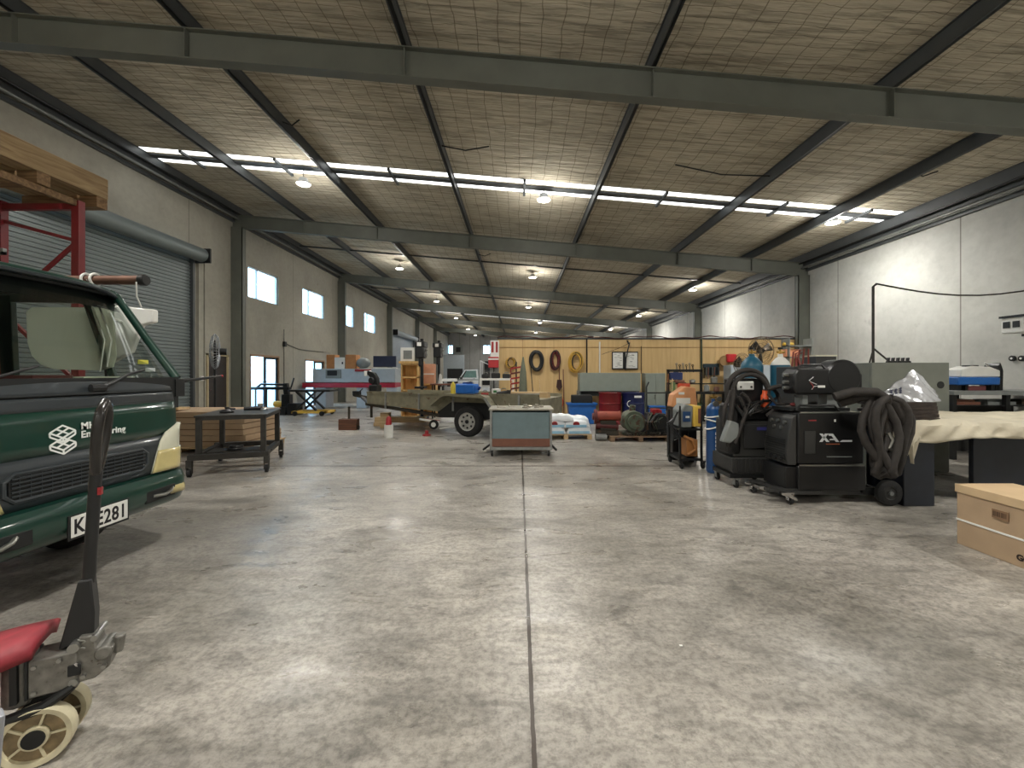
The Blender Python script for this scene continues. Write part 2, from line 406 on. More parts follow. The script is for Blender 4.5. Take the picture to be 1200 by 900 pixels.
# --- precast concrete walls
def wall_mat(name, rgb, seams, seamw=0.018, lightseam=False, warm=None):
    global N, L
    m, nt, b = new_mat(name); N = nt.nodes; L = nt.links
    tc = N.new('ShaderNodeTexCoord'); V = tc.outputs['Object']
    lo = tuple(v*0.90 for v in rgb); hi = tuple(min(255, v*1.05) for v in rgb)
    c = ramp(nz(V, 0.5, 6, 0.5), [(0.3, lin(lo)), (0.7, lin(hi))])
    c = mixc(1.0, c, ramp(nz(V, 7.0, 6), [(0.3, g4(0.92)), (0.6, g4(1.02))]), 'MULTIPLY')
    c = mixc(1.0, c, ramp(nz(V, 1.8, 3, 0.2), [(0.22, g4(0.72)), (0.30, g4(1.0)), (1, g4(1.0))]), 'MULTIPLY')
    sep = N.new('ShaderNodeSeparateXYZ'); L.new(V, sep.inputs[0]); q = sep.outputs[1] if not lightseam == 'X' else sep.outputs[0]
    for s_ in seams:
        d = math_('LESS_THAN', math_('ABSOLUTE', math_('SUBTRACT', q, s_)), seamw)
        c = mixc(math_('MULTIPLY', d, 0.75), c, lin((96,92,84)))
    L.new(c, b.inputs['Base Color']); b.inputs['Roughness'].default_value = 0.75
    bp = N.new('ShaderNodeBump'); bp.inputs['Strength'].default_value = 0.15; bp.inputs['Distance'].default_value = 0.01
    L.new(nz(V, 12, 6), bp.inputs['Height']); L.new(bp.outputs['Normal'], b.inputs['Normal'])
    return m
seamsL = [12.35, 18.05, 21.9, 26.0, 29.3, 42.5, 46.0, 50.0]
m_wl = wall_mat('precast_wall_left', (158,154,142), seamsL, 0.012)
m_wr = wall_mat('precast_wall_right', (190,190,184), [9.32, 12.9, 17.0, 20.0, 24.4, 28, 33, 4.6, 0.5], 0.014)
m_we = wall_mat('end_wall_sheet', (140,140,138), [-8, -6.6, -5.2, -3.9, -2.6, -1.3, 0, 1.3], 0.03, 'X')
# openings in the left wall: (y0, y1, z0, z1)
OPEN = [(5.0,12.45,0,5.15),(15.05,16.95,4.20,5.34),(18.85,20.95,4.15,5.34),(23.0,24.75,4.15,5.34),(26.4,28.5,4.15,5.34),(15.15,17.0,0,2.2),(19.05,20.95,0,2.15),(32.0,38.6,0,4.9)]
def holed_wall(name, mat, x0, x1, ya, yb, ztop, opens):
    ys = sorted(set([ya, yb] + [o[0] for o in opens] + [o[1] for o in opens])); mb = MB()
    for a, c in zip(ys[:-1], ys[1:]):
        mid = (a+c)/2; hs = sorted([(o[2], o[3]) for o in opens if o[0] <= mid <= o[1]]); z = 0.0
        for (h0, h1) in hs:
            if h0 > z + 1e-4: mb.box(x0, x1, a, c, z, h0)
            z = h1
        mb.box(x0, x1, a, c, z, ztop)
    return S(name, mb, mat, smooth=False)
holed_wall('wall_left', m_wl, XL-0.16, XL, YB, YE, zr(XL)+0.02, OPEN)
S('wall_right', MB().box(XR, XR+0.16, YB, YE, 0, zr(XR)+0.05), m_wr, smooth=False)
# end wall with two windows
mb = MB(); ends = [(PX(525.3,YE), PX(531,YE)), (PX(566,YE), PX(576,YE))]; zw0, zw1 = PZ(415,YE), PZ(404.5,YE)
xs = [XL, ends[0][0], ends[0][1], ends[1][0], ends[1][1], XR]
for i in range(5):
    a, c = xs[i], xs[i+1]
    if i in (1, 3): mb.box(a, c, YE, YE+0.1, 0, zw0).box(a, c, YE, YE+0.1, zw1, zr(c)+.3)
    else: mb.prism([(a,0),(c,0),(c,zr(c)+.05),(a,zr(a)+.05)], 'y', YE, YE+0.1)
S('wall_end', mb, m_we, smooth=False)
S('wall_back', MB().prism([(XL,0),(XR,0),(XR,zr(XR)),(XL,zr(XL))], 'y', YB-0.1, YB), m_wr, smooth=False)
# --- windows
m_alu = M('aluminium_frame', (70,72,74), 0.4, 0.5)
m_aluw = M('pale_aluminium_frame', (190,192,192), 0.4, 0.3)
m_tan = M('timber_reveal', (150,118,92), 0.6)
m_pane = Mglass('window_glass', (225,240,245))
n_w = 0
for (y0, y1, z0, z1) in OPEN[1:5]:
    n_w += 1
    fr = MB(); x0, x1 = XL-0.12, XL-0.05; t = 0.05
    fr.box(x0,x1,y0,y1,z0,z0+t).box(x0,x1,y0,y1,z1-t,z1).box(x0,x1,y0,y0+t,z0,z1).box(x0,x1,y1-t,y1,z0,z1).box(x0,x1,y0+(y1-y0)*.3,y0+(y1-y0)*.3+.05,z0,z1)
    w = S('window_%d' % n_w, fr, m_aluw, smooth=False)
    MB().box(XL-0.09, XL-0.084, y0+t, y1-t, z0+t, z1-t).build('pane', m_pane, w, smooth=False)
n_d = 0
for (y0, y1, z0, z1) in OPEN[5:7]:
    n_d += 1
    fr = MB(); x0, x1 = XL-0.12, XL+0.02; t = 0.07
    fr.box(x0,x1,y0,y1,z1-t,z1).box(x0,x1,y0,y0+t*.6,0,z1).box(x0,x1,y1-t*.6,y1,0,z1).box(x0,x1,y0,y1,0,0.05)
    w = S('door_%d' % n_d, fr, m_tan, smooth=False)
    sp = (y0+y1)/2 + 0.05
    MB().box(XL-0.08,XL-0.03,sp-0.06,sp+0.06,0.05,z1-t).box(XL-0.08,XL-0.03,y1-0.14,y1-0.04,0.05,z1-t).box(XL-0.08,XL-0.03,sp,y1-0.05,z1-t-0.08,z1-t).box(XL-0.08,XL-0.03,sp,y1-0.05,0.05,0.17).box(XL-0.08,XL-0.03,y0+0.04,y0+0.08,0.05,z1-t).build('door_sash', M('dark_aluminium', (42,44,46), 0.4, 0.4), w, smooth=False)
    MB().box(XL-0.06, XL-0.054, y0+0.05, y1-0.06, 0.06, z1-t).build('pane', m_pane, w, smooth=False)
    MB().box(XL-0.03, XL+0.0, sp-0.02, sp+0.02, 0.95, 1.15).build('handle', m_chrome, w)
for i, (a, c) in enumerate(ends):
    t = 0.06; fr = MB().box(a,c,YE-.02,YE+.05,zw0,zw0+t).box(a,c,YE-.02,YE+.05,zw1-t,zw1).box(a,a+t,YE-.02,YE+.05,zw0,zw1).box(c-t,c,YE-.02,YE+.05,zw0,zw1).box((a+c)/2-.03,(a+c)/2+.03,YE-.02,YE+.05,zw0,zw1)
    w = S('window_%d' % (5+i), fr, m_alu, smooth=False)
    MB().box(a+t, c-t, YE+0.02, YE+0.026, zw0+t, zw1-t).build('pane', m_pane, w, smooth=False)
# --- roller doors
def roller(num, y0, y1, ztop, mat):
    mb = MB(); xs_ = XL - 0.02; prof = []
    z = 0.02; k = 0; pitch = 0.095
    pts = []
    while z < ztop:
        pts += [(xs_-0.0, z), (xs_-0.0, z+pitch*0.55), (xs_-0.022, z+pitch*0.70), (xs_-0.022, z+pitch*0.88)]; z += pitch
    outl = pts + [(xs_-0.05, z), (xs_-0.05, 0.02)]
    mb.prism(outl, 'y', y0+0.02, y1-0.02)
    d = S('door_%d' % num, mb, mat, smooth=False)
    MB().box(XL-0.06, XL+0.07, y1-0.03, y1+0.05, 0, ztop).box(XL-0.06, XL+0.07, y0-0.05, y0+0.03, 0, ztop).build('guide_rail', m_beam2, d, smooth=False)
    dr = MB(); dr.cyl((XL+0.26, y0-0.05, ztop+0.02), (XL+0.26, y1+0.05, ztop+0.02), 0.20, n=24)
    dr.build('drum', mat, d)
    MB().box(XL, XL+0.5, y1+0.06, y1+0.11, ztop-0.2, ztop+0.22).box(XL, XL+0.5, y0-0.11, y0-0.06, ztop-0.2, ztop+0.22).build('drum_bracket', m_blackm, d, smooth=False)
m_roller = M('roller_door_steel', (112,120,120), 0.38, 0.25, var=0.06, scale=1.2)
roller(3, 5.0, 12.45, 4.95, m_roller)
roller(4, 32.0, 38.6, 4.6, M('far_roller_door', (150,158,165), 0.4, 0.2, var=0.05))
# pale reveal post and personnel door in the first bay of the left wall
S('trim_1', MB().box(XL, XL+0.09, 12.62, 12.80, 0, 4.9).box(XL, XL+0.09, 12.86, 12.9, 0, 4.9), m_wl, smooth=False)
d5 = S('door_5', MB().box(XL+0.005, XL+0.05, 13.02, 13.86, 0.02, 2.06), M('dark_brown_door', (46,40,38), 0.5), smooth=False)
MB().box(XL, XL+0.09, 12.96, 13.02, 0, 2.12).box(XL, XL+0.09, 13.86, 13.92, 0, 2.12).box(XL, XL+0.09, 12.96, 13.92, 2.06, 2.12).build('door_frame', M('cream_frame', (176,160,128), 0.6), d5, smooth=False)
MB().cyl((XL+0.05, 13.1, 1.0), (XL+0.10, 13.1, 1.0), 0.025).build('door_handle', m_chrome, d5)
# marks on the right wall
# --- high bay lamps
m_lamp = Memit('led_disc', (255,250,238), 14.0)
m_lampb = M('lamp_housing', (190,190,188), 0.4, 0.3)
rows = [(2.1,), (10.8,), (19.5,), (28.3,), (37.0,), (46.0,), (53.5,), (-6.4,)]
cols = [(-5.45, 4.80), (0.63, 4.40), (7.95, 3.82)]
LP = 960.0
names_r = {10.8: 'nearest visible row', 19.5: 'second row', 28.3: 'third row', 37.0: 'fourth row', 46.0: 'fifth row', 53.5: 'last row'}
names_c = ['left', 'middle', 'right']
for (ry,) in rows:
    for ci, (cx, cz) in enumerate(cols):
        x = cx if ry < 35 else cx + (1.2 if ci == 1 else 0)
        z = H + cz
        if ry > 1.0 and ry != 2.1:
            t = T('high_bay_lamp', 'round glowing LED high bay lamp, %s one in the %s from the front' % (names_c[ci], names_r[ry]), 'lamp', (x, ry, z), 0, 'high bay lamps under the roof')
            MB().lathe([(0.05,0.16),(0.09,0.15),(0.13,0.05),(0.17,0.02),(0.17,0.0)], n=20).build('housing', m_lampb, t)
            MB().lathe([(0.15,-0.012),(0.165,0.0),(0.16,0.002)], n=20).build('led_disc', m_lamp, t)
            MB().tube([(0,0,0.15),(0,0,zr(x)-z-0.012)], 0.008, 6).build('suspension', m_blackm, t)
        ld = bpy.data.lights.new('lamp_light', 'SPOT'); ld.energy = LP; ld.shadow_soft_size = 0.16; ld.spot_size = R(160); ld.spot_blend = 1.0; ld.color = (1.0, 0.97, 0.91)
        lo = bpy.data.objects.new('lamp_light', ld); COL.objects.link(lo); lo.location = (x, ry, z-0.03)
        l2 = bpy.data.lights.new('lamp_glow', 'POINT'); l2.energy = LP*0.10; l2.shadow_soft_size = 0.17; l2.color = (1.0, 0.97, 0.91)
        o2 = bpy.data.objects.new('lamp_glow', l2); COL.objects.link(o2); o2.location = (x, ry, z-0.22)
# ================================================================ LEFT: truck
m_green = M('dark_green_paint', (14,52,42), 0.28, 0.0, var=0.10, coat=0.5)
m_char = M('charcoal_panel', (44,50,54), 0.35, var=0.08, coat=0.2)
m_lens = M('clouded_headlight_lens', (205,205,185), 0.15, var=0.08, coat=0.6)
m_lensy = M('yellowed_lens', (198,184,128), 0.2, var=0.12, coat=0.6)
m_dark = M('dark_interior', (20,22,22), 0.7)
m_wscreen = Mglass('windscreen_glass', (216,222,216), 0.03)
TR = T('truck', 'dark green cab-over truck with white company lettering on its front', 'truck', (-3.0, 2.97, 0))
w2 = 0.88
def yz_round(hw, r=0.08): return None
# front panel body: outline in (x,z), extruded over y, corners rounded in plan by a grid
def nose(z0, z1, xo0, xo1, hw=w2, r=0.16, thick=0.06, n=26):
    """curved wrap-around panel: x offset xo0 at z0, xo1 at z1"""
    def fx(u):
        y = -hw + 2*hw*u; e = max(0.0, abs(y) - (hw - r)) / r
        return y, -0.14 * (1 - math.sqrt(max(0.0, 1 - e*e))) - 0.018*(abs(y)/hw)**2
    mb = MB()
    mb.grid(lambda u, v: (fx(u)[1] + xo0 + (xo1-xo0)*v, fx(u)[0], z0 + (z1-z0)*v), n, 4)
    return mb
def facex(y, hw=w2, r=0.16):
    e = max(0.0, abs(y) - (hw - r)) / r
    return -0.14 * (1 - math.sqrt(max(0.0, 1 - min(1,e)*min(1,e)))) - 0.018*(abs(y)/hw)**2
nose(0.98, 1.26, 0.0, -0.012).build('front_panel', m_green, TR, solid=0.012)
nose(1.26, 1.345, -0.012, -0.02).build('upper_trim', m_char, TR, solid=0.012)
nose(1.355, 1.46, -0.022, -0.05).build('cowl_panel', m_char, TR, solid=0.012)
gp = nose(0.67, 0.98, 0.0, 0.0).build('lower_front_panel', m_char, TR, solid=0.012)
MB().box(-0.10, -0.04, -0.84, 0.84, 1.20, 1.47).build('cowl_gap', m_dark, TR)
# grille
gr = MB(); gr.tube([(0.0,-0.44,0.735),(0.0,0.42,0.735),(0.0,0.47,0.78),(0.0,0.47,0.86),(0.0,0.42,0.90),(0.0,-0.44,0.90),(0.0,-0.49,0.86),(0.0,-0.49,0.78)], 0.016, 8, closed=True)
G = gr.build('grille', m_char, TR)
MB().box(-0.004, 0.010, -0.47, 0.45, 0.745, 0.89).build('grille_backing', m_dark, G)
sl = MB()
for i in range(5):
    z = 0.765 + i*0.026; sl.box(0.006, 0.020, -0.46, 0.44, z, z+0.010)
for i in range(15):
    y = -0.42 + i*0.06; sl.box(0.004, 0.014, y, y+0.006, 0.75, 0.885)
sl.build('slat', m_char, G)
MB().box(0.012,0.024,0.06,0.085,0.825,0.85).build('marker', m_red, G)
# bumper
bm_ = MB()
def bump_pt(u, v):
    prof = [(-0.02,0.40),(0.04,0.43),(0.075,0.50),(0.075,0.60),(0.05,0.655),(-0.03,0.665)]
    t = v*(len(prof)-1); i = min(int(t), len(prof)-2); f = t-i
    px_, pz_ = prof[i][0]*(1-f)+prof[i+1][0]*f, prof[i][1]*(1-f)+prof[i+1][1]*f
    y = -0.90 + 1.80*u; e = max(0.0, abs(y)-0.72)/0.18
    return (px_ - 0.22*(1-math.sqrt(max(0,1-e*e))) - 0.02*(y/0.9)**2, y, pz_ + 0.012*(1-abs(y)))
bm_.grid(bump_pt, 34, 10)
B_ = bm_.build('bumper', m_green, TR, solid=0.02)
for s in (-1, 1):
    MB().box(0.060, 0.082, s*0.53-0.16, s*0.53+0.13, 0.475, 0.575).build('air_slot', m_dark, B_, bev=0.01)
    MB().tube([(0.075, s*0.56-0.12, 0.52),(0.10, s*0.56-0.02, 0.515),(0.10, s*0.56+0.03, 0.53),(0.075, s*0.56+0.07, 0.545)], 0.014, 8).build('tow_hook', m_steel, B_)
    a = MB(); a.grid(lambda u, v: (bump_pt(0.5+s*(0.335+0.10*u), 0.42+0.36*v)[0]+0.012, bump_pt(0.5+s*(0.335+0.10*u), 0.5)[1], 0.495+0.09*v-0.01*u), 8, 2)
    a.build('fog_lamp', m_lensy, B_, solid=0.012)
MB().box(0.082, 0.090, -0.215, 0.215, 0.415, 0.575).build('plate_holder', m_black, B_)
NP = MB().box(0.090, 0.095, -0.20, 0.20, 0.430, 0.568).build('number_plate', m_white, B_, bev=0.004)
text('plate_text', 'KRE281', 0.135, M('plate_ink', (15,15,18), 0.5), B_, (0.0955, 0.0, 0.452), (0,1,0), (0,0,1), 0.001, 'CENTER', 0.003, 0.80, 1.08)
# headlights
for s in (-1, 1):
    mb = MB()
    P_ = [(0.50,0.685),(0.585,0.93),(0.66,1.03),(0.80,1.075),(0.845,1.06),(0.845,0.70),(0.80,0.675)]
    def hl(zlo, zhi, name, mt, off):
        m2 = MB()
        def fn(u, v):
            z = zlo + (zhi-zlo)*v
            # inner edge y as a function of z
            pts = [(0.685,0.50),(0.93,0.585),(1.03,0.66),(1.075,0.80)]
            yi = 0.50
            for (za,ya),(zb,yb) in zip(pts[:-1],pts[1:]):
                if z >= za: yi = ya + (yb-ya)*min(1,(z-za)/(zb-za))
            y = yi + (0.868-yi)*u
            return (facex(y)*0.9 + off + 0.02*math.sin(math.pi*u), s*y, z)
        m2.grid(fn, 12, 6); return m2.build(name, mt, TR, solid=0.01)
    h = hl(0.685, 1.07, 'headlight', m_lens, 0.012)
    hy = hl(0.69, 0.865, 'indicator_lens', m_lensy, 0.024); hy.parent = h
    MB().lathe([(0.0,0.0),(0.045,0.004),(0.055,0.012)], (0.03 + facex(0.68)*0.9, s*0.68, 0.80), 'X', 16).build('lamp_bulb', m_chrome, h)
# cab: sides, roof, pillars
x_base, x_top = -0.06, -0.56
def side(y, name, th):
    s_ = 1 if y > 0 else -1
    mb = MB()
    mb.prism([(-0.16,0.45),(-0.10,1.47),(-1.80,1.47),(-1.80,0.55),(-1.35,0.55),(-1.25,0.85),(-0.95,0.95),(-0.60,0.85),(-0.50,0.50)], 'y', y, y - s_*th)
    mb.bar((-0.62,y-s_*.02,1.45),(-0.85,y-s_*0.05,2.18),0.04,0.05).bar((-1.55,y-s_*.02,1.45),(-1.55,y-s_*0.05,2.2),0.12,0.05)
    mb.prism([(-0.56,2.12),(-1.80,2.14),(-1.80,2.24),(-0.60,2.24)], 'y', y-s_*0.03, y-s_*0.07)
    return mb.build(name, m_green, TR, bev=0.006)
for s in (-1, 1):
    sd = side(s*0.87, 'door_panel', 0.05)
    MB().tube([(x_base, s*0.845, 1.46), (x_base-0.25, s*0.835, 1.80), (x_top, s*0.80, 2.19)], [0.035,0.032,0.03], 10).build('windscreen_pillar', m_green, TR)
    MB().tube([(x_base-0.62, s*0.84, 1.46), (x_base-0.64, s*0.83, 1.80), (x_top-0.3, s*0.80, 2.16)], 0.012, 8).build('window_divider', m_black, TR)
m_bright_view = M('bright_view_side_glass', (216,219,208), 0.4, var=0.04, scale=2)  # pale colour stands in for the bright view through the window
_nt = m_bright_view.node_tree; _tr = _nt.nodes.new('ShaderNodeBsdfTranslucent'); _tr.inputs['Color'].default_value = lin((228,232,222)); _ad = _nt.nodes.new('ShaderNodeMixShader'); _ad.inputs[0].default_value = 0.85
_nt.links.new(_nt.nodes['Principled BSDF'].outputs[0], _ad.inputs[1]); _nt.links.new(_tr.outputs[0], _ad.inputs[2]); _nt.links.new(_ad.outputs[0], [n for n in _nt.nodes if n.type=='OUTPUT_MATERIAL'][0].inputs['Surface'])
sg = MB(); 
out = [(-0.60,1.56),(-0.57,1.66),(-0.60,2.06),(-0.66,2.09),(-1.32,2.09),(-1.37,2.05),(-1.36,1.78),(-1.32,1.66),(-1.24,1.58),(-1.12,1.54),(-0.70,1.53)]
sg.prism(out, 'y', 0.815, 0.822).build('side_window', m_bright_view, TR, smooth=False)
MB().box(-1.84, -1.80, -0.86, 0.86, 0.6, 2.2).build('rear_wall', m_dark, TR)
MB().tube([(-0.63,0.79,1.56),(-0.60,0.80,1.8),(-0.70,0.79,2.1)],0.008,6).tube([(-0.69,0.79,1.52),(-0.66,0.80,1.8),(-0.76,0.79,2.1)],0.006,6).build('door_seal', m_white, TR)
def roof(u, v):
    y = -0.82 + 1.64*u; x = -0.50 - 1.32*v; e = abs(y)/0.82
    return (x - 0.05*e**4*(1-v), y, 2.235 + 0.055*math.sin(min(1, v*5)*math.pi/2) - 0.075*e**6)
MB().grid(roof, 22, 14).build('roof', m_green, TR, solid=0.03)
MB().tube([(-0.50+(-0.05*abs(k/10)**4), k*0.082, 2.222-0.07*abs(k/10)**6) for k in range(-10, 11)], 0.016, 8).build('roof_edge_trim', m_char, TR)
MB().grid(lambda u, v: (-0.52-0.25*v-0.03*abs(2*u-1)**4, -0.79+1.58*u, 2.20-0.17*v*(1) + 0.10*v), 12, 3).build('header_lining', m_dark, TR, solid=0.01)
def ws(u, v):
    y = (-0.835 + 1.67*u)*(1-0.045*v); e = abs(2*u-1)
    return (x_base - 0.02 + (x_top-x_base+0.01)*v**1.05 - 0.07*e**4*(1-0.4*v), y, 1.465 + (2.205-1.465)*v - 0.02*e**4)
W_ = MB().grid(ws, 20, 10).build('windscreen', m_wscreen, TR)
MB().grid(lambda u, v: (ws(u, 0.80+0.2*v)[0]-0.012, ws(u, 0.80+0.2*v)[1], ws(u,0.80+0.2*v)[2]), 16, 2).build('tinted_band', M('tint_band', (10,14,14), 0.3), W_)
for (yy, zz, w_, h_, mt) in ((0.66,1.60,0.10,0.035,M('sticker_yellow',(210,205,80),0.6)),(0.69,1.535,0.10,0.03,M('sticker_white',(200,205,205),0.6))):
    v0 = (zz-1.465)/0.74; p = ws(0.5+yy/1.67, v0)
    MB().box(p[0]-0.012,p[0]-0.008,yy-w_/2,yy+w_/2,zz-h_/2,zz+h_/2).build('registration_sticker', mt, W_)
p = ws(0.5+(-0.06)/1.67, 0.55)
MB().cyl((-0.34,-0.29,1.82),(-0.345,-0.29,1.82),0.035).build('round_sticker', M('sticker_blue',(70,110,160),0.6), W_)
# dash, papers on it, seats
MB().box(-0.75,-0.12,-0.80,0.80,1.15,1.46).build('dashboard', m_black, TR, bev=0.03)
MB().box(-0.62,-0.30,0.18,0.66,1.462,1.468, rz=0.3).box(-0.50,-0.22,0.30,0.62,1.468,1.478, rz=-0.4).build('paper', M('paper',(200,205,190),0.8), TR)
MB().box(-0.5,-0.25,-0.12,0.14,1.462,1.49).build('folder', M('maroon_folder',(90,40,40),0.6), TR)
for s in (-0.45, 0.42):
    MB().box(-1.62,-1.45,s-0.24,s+0.24,1.05,1.72).box(-1.60,-1.50,s-0.12,s+0.12,1.74,1.92).build('seat', m_dark, TR, bev=0.04)
# wipers
for (a, b_) in (((-0.03,-0.18,1.455),(-0.13,-0.72,1.50)), ((-0.01,0.13,1.40),(-0.14,0.72,1.55))):
    pass
MB().tube([(0.0,0.06,1.40),(0.03,0.10,1.415),(-0.07,0.40,1.50),(-0.10,0.56,1.53)],[0.022,0.016,0.010,0.008],8).tube([(0.0,0.02,1.40),(0.02,0.10,1.40)],0.028,8).build('wiper', m_black, TR)
MB().tube([(-0.02,-0.76,1.42),(-0.06,-0.5,1.47),(-0.12,-0.20,1.55)],[0.018,0.010,0.008],8).build('wiper', m_black, TR)
# mirror arm and the white mirror housing behind the pillar
MB().tube([(-0.10,0.86,1.43),(-0.02,0.98,1.445),(0.02,1.30,1.475)],[0.02,0.014,0.010],8).box(-0.13,-0.03,0.80,0.90,1.30,1.45).build('mirror_arm', m_black, TR)
MB().sph((0.02,1.31,1.476),0.014).build('arm_tip', m_red, TR)
MB().prism([(-0.95,2.16),(-0.40,2.10),(-0.40,1.98),(-0.52,1.95),(-0.62,1.70),(-0.80,1.60)], 'y', 1.0, 1.06).build('side_mirror_back', m_white, TR, bev=0.015)
MB().tube([(-0.7,0.86,2.0),(-0.7,1.02,1.98)],0.012,6).build('mirror_bracket', m_white, TR)
# logo and lettering
m_vin = M('white_vinyl', (235,238,235), 0.4, var=0.02)
def lp(y, z): return (facex(y)+0.008 - 0.012*(z-0.98)/0.28, y, z)
yc, zc = -0.165, 1.085
lg = MB(); A_ = 0.082
def iso(a, b_, h): return (yc + (a-b_)*0.5*A_*2*0.95, zc + h - (a+b_)*0.5*A_*0.5*2 + 0.04)
def seg(p, q): lg.bar(lp(*p), lp(*q), 0.010, 0.004, up=(1,0,0))
for h in (0.035, -0.045):
    c0, c1, c2, c3 = iso(0,0,h), iso(1,0,h), iso(1,1,h), iso(0,1,h)
    for a_, b_ in ((c0,c1),(c1,c2),(c2,c3),(c3,c0)): seg(a_, b_)
    d1, d2, d3 = [(q[0], q[1]-0.026) for q in (c1, c2, c3)]
    for a_, b_ in ((c1,d1),(c2,d2),(c3,d3),(d1,d2),(d2,d3)): seg(a_, b_)
    m1, m2 = iso(.5,0,h), iso(.5,1,h); seg(m1, m2); m1, m2 = iso(0,.5,h), iso(1,.5,h); seg(m1, m2)
lg.build('company_emblem', m_vin, TR, smooth=False)
text('company_lettering', 'MHA', 0.066, m_vin, TR, (0.008, -0.055, 1.120), (0,1,0), (0,0,1), 0.002, 'LEFT', 0.0012, 1.0, 1.05)
text('company_lettering', 'Engineering', 0.066, m_vin, TR, (0.008, -0.055, 1.062), (0,1,0), (0,0,1), 0.002, 'LEFT', 0.0012, 1.02, 1.05)
# wheels, chassis, tray
for s in (-1, 1):
    for xx in (-0.93, -3.9):
        a, b_ = MB(), MB(); wheel(a, b_, (xx, s*0.74, 0.36), 0.36, 0.2)
        t_ = a.build('tyre', m_rub, TR); b_.build('rim', m_grey, t_)
    MB().box(-5.2,-0.4, s*0.36-0.04, s*0.36+0.04, 0.48,0.66).build('chassis_rail', m_blackm, TR)
MB().box(-1.3,-0.3,-0.5,0.5,0.32,0.62).cyl((-0.93,-0.74,0.36),(-0.93,0.74,0.36),0.05).build('axle', m_blackm, TR)
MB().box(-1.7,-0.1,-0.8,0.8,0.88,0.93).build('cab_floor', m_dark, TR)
ty = MB().box(-5.3,-2.0,-0.95,0.95,0.85,0.98)
for xx in (-2.05,): ty.box(xx-0.03,xx+0.03,-0.95,0.95,0.98,1.05).bar((xx,-0.9,1),(xx,-0.9,2.27),0.05).bar((xx,0.9,1),(xx,0.9,2.27),0.05).bar((xx,-0.9,2.25),(xx,0.9,2.25),0.05).bar((xx,-0.9,1.6),(xx,0.9,1.6),0.04)
ty.build('tray', m_blackm, TR, smooth=False)
# --- pipe carried on top of the truck, tied with white straps
pp = T('steel_pipe', 'rusty brown steel pipe tied with white rope over the truck cab', 'pipe', (-3.85, 3.92, 2.36))
mrp = M('rusty_pipe', (96,68,54), 0.5, 0.4, var=0.3)
MB().tube([(-1.3,0,0.0),(0.42,0.0,0.0)],0.042,16).build('pipe_body', mrp, pp)
MB().lathe([(0.044,-0.03),(0.052,-0.02),(0.052,0.02),(0.044,0.03)],(0.40,0,0),'X').build('end_collar', m_blackm, pp)
for x in (-0.12,-0.04):
    MB().ring((x,0,0.005),0.052,0.011,'X').build('rope_wrap', m_white, pp)
MB().tube([(-0.08,-0.04,0),(-0.05,0.02,-0.12),(0.06,0.06,-0.18),(0.10,0.08,-0.28)],0.006,6).build('rope_tail', m_white, pp)
MB().tube([(0.38,-0.05,-0.03),(0.34,0.0,-0.15),(0.33,0.06,-0.24)],0.006,6).build('rope_tail', m_white, pp)
# ================================================================ pallet jack
PJ = T('pallet_jack', 'hand pallet jack with red forks and cream nylon steering wheels', 'pallet jack', (-1.885, 1.70, 0), R(28))
m_cast = M('worn_grey_casting', (118,116,110), 0.4, 0.5, var=0.3, scale=30, rust=((70,60,50),0.64))
m_cream = M('cream_nylon', (198,190,160), 0.5, var=0.12, scale=20)
for y in (-0.065, 0.065):
    wmb = MB(); r = 0.112
    wmb.lathe([(r*0.80,-0.024),(r*0.96,-0.027),(r,-0.018),(r,0.018),(r*0.96,0.027),(r*0.80,0.024),(r*0.78,0.008),(0.042,0.008),(0.042,0.028),(0.026,0.028),(0.026,-0.028),(0.042,-0.028),(0.042,-0.008),(r*0.78,-0.008)],(0.0,y,r),'Y',36, closed=True)
    for k in range(5):
        t = k*2*math.pi/5; wmb.bar((0.036*math.cos(t),y,r+0.036*math.sin(t)),(0.09*math.cos(t),y,r+0.09*math.sin(t)),0.008,0.036,up=(0,1,0))
    wh = wmb.build('steering_wheel', m_cream, PJ)
    MB().lathe([(0.044,-0.012),(0.088,-0.012),(0.088,0.012),(0.044,0.012)],(0,y,r),'Y',30,closed=True).build('wheel_web', M('brown_nylon',(120,104,76),0.6,var=0.35,scale=30), wh)  # darker brown web inside the cream rim
    MB().cyl((0,y-0.032,r),(0,y+0.032,r),0.034,n=20).build('wheel_bearing', m_blackm, wh)
# yoke and dark curved leg above the wheels
MB().prism([(-0.10,0.14),(-0.04,0.23),(0.08,0.24),(0.13,0.29),(0.10,0.235),(0.02,0.155),(-0.03,0.12)], 'y', -0.03, 0.03).cyl((0,-0.09,0.112),(0,0.09,0.112),0.016).build('wheel_yoke', m_blackm, PJ, bev=0.005)
# pump body
pb = MB(); pb.box(-0.03,0.11,-0.06,0.06,0.25,0.395)
pb.prism([(0.09,0.26),(0.16,0.265),(0.205,0.30),(0.215,0.375),(0.165,0.39),(0.16,0.44),(0.115,0.445),(0.07,0.39)],'y',-0.05,0.05)
pb.cyl((-0.07,0,0.22),(-0.07,0,0.44),0.05)
pb.cyl((0.185,-0.058,0.36),(0.185,0.058,0.36),0.028).cyl((0.215,0,0.33),(0.225,0,0.40),0.02)
pb.build('pump_body', m_cast, PJ, bev=0.006)
MB().tube([(-0.16,-0.07,0.17),(-0.08,-0.075,0.20),(0.02,-0.07,0.215),(0.10,-0.06,0.26)],[0.012,0.02,0.022,0.012],8).build('curved_strap', m_blackm, PJ)
MB().box(-0.075,-0.055,-0.066,0.066,0.245,0.41).box(-0.035,-0.028,-0.064,0.064,0.25,0.40).build('body_rib', m_blackm, PJ)
for _x,_z in ((-0.01,0.27),(-0.01,0.37),(0.06,0.375),(0.13,0.29),(0.19,0.31)): MB().cyl((_x,-0.068,_z),(_x,-0.05,_z),0.008,n=8).build('bolt', m_steel, PJ)
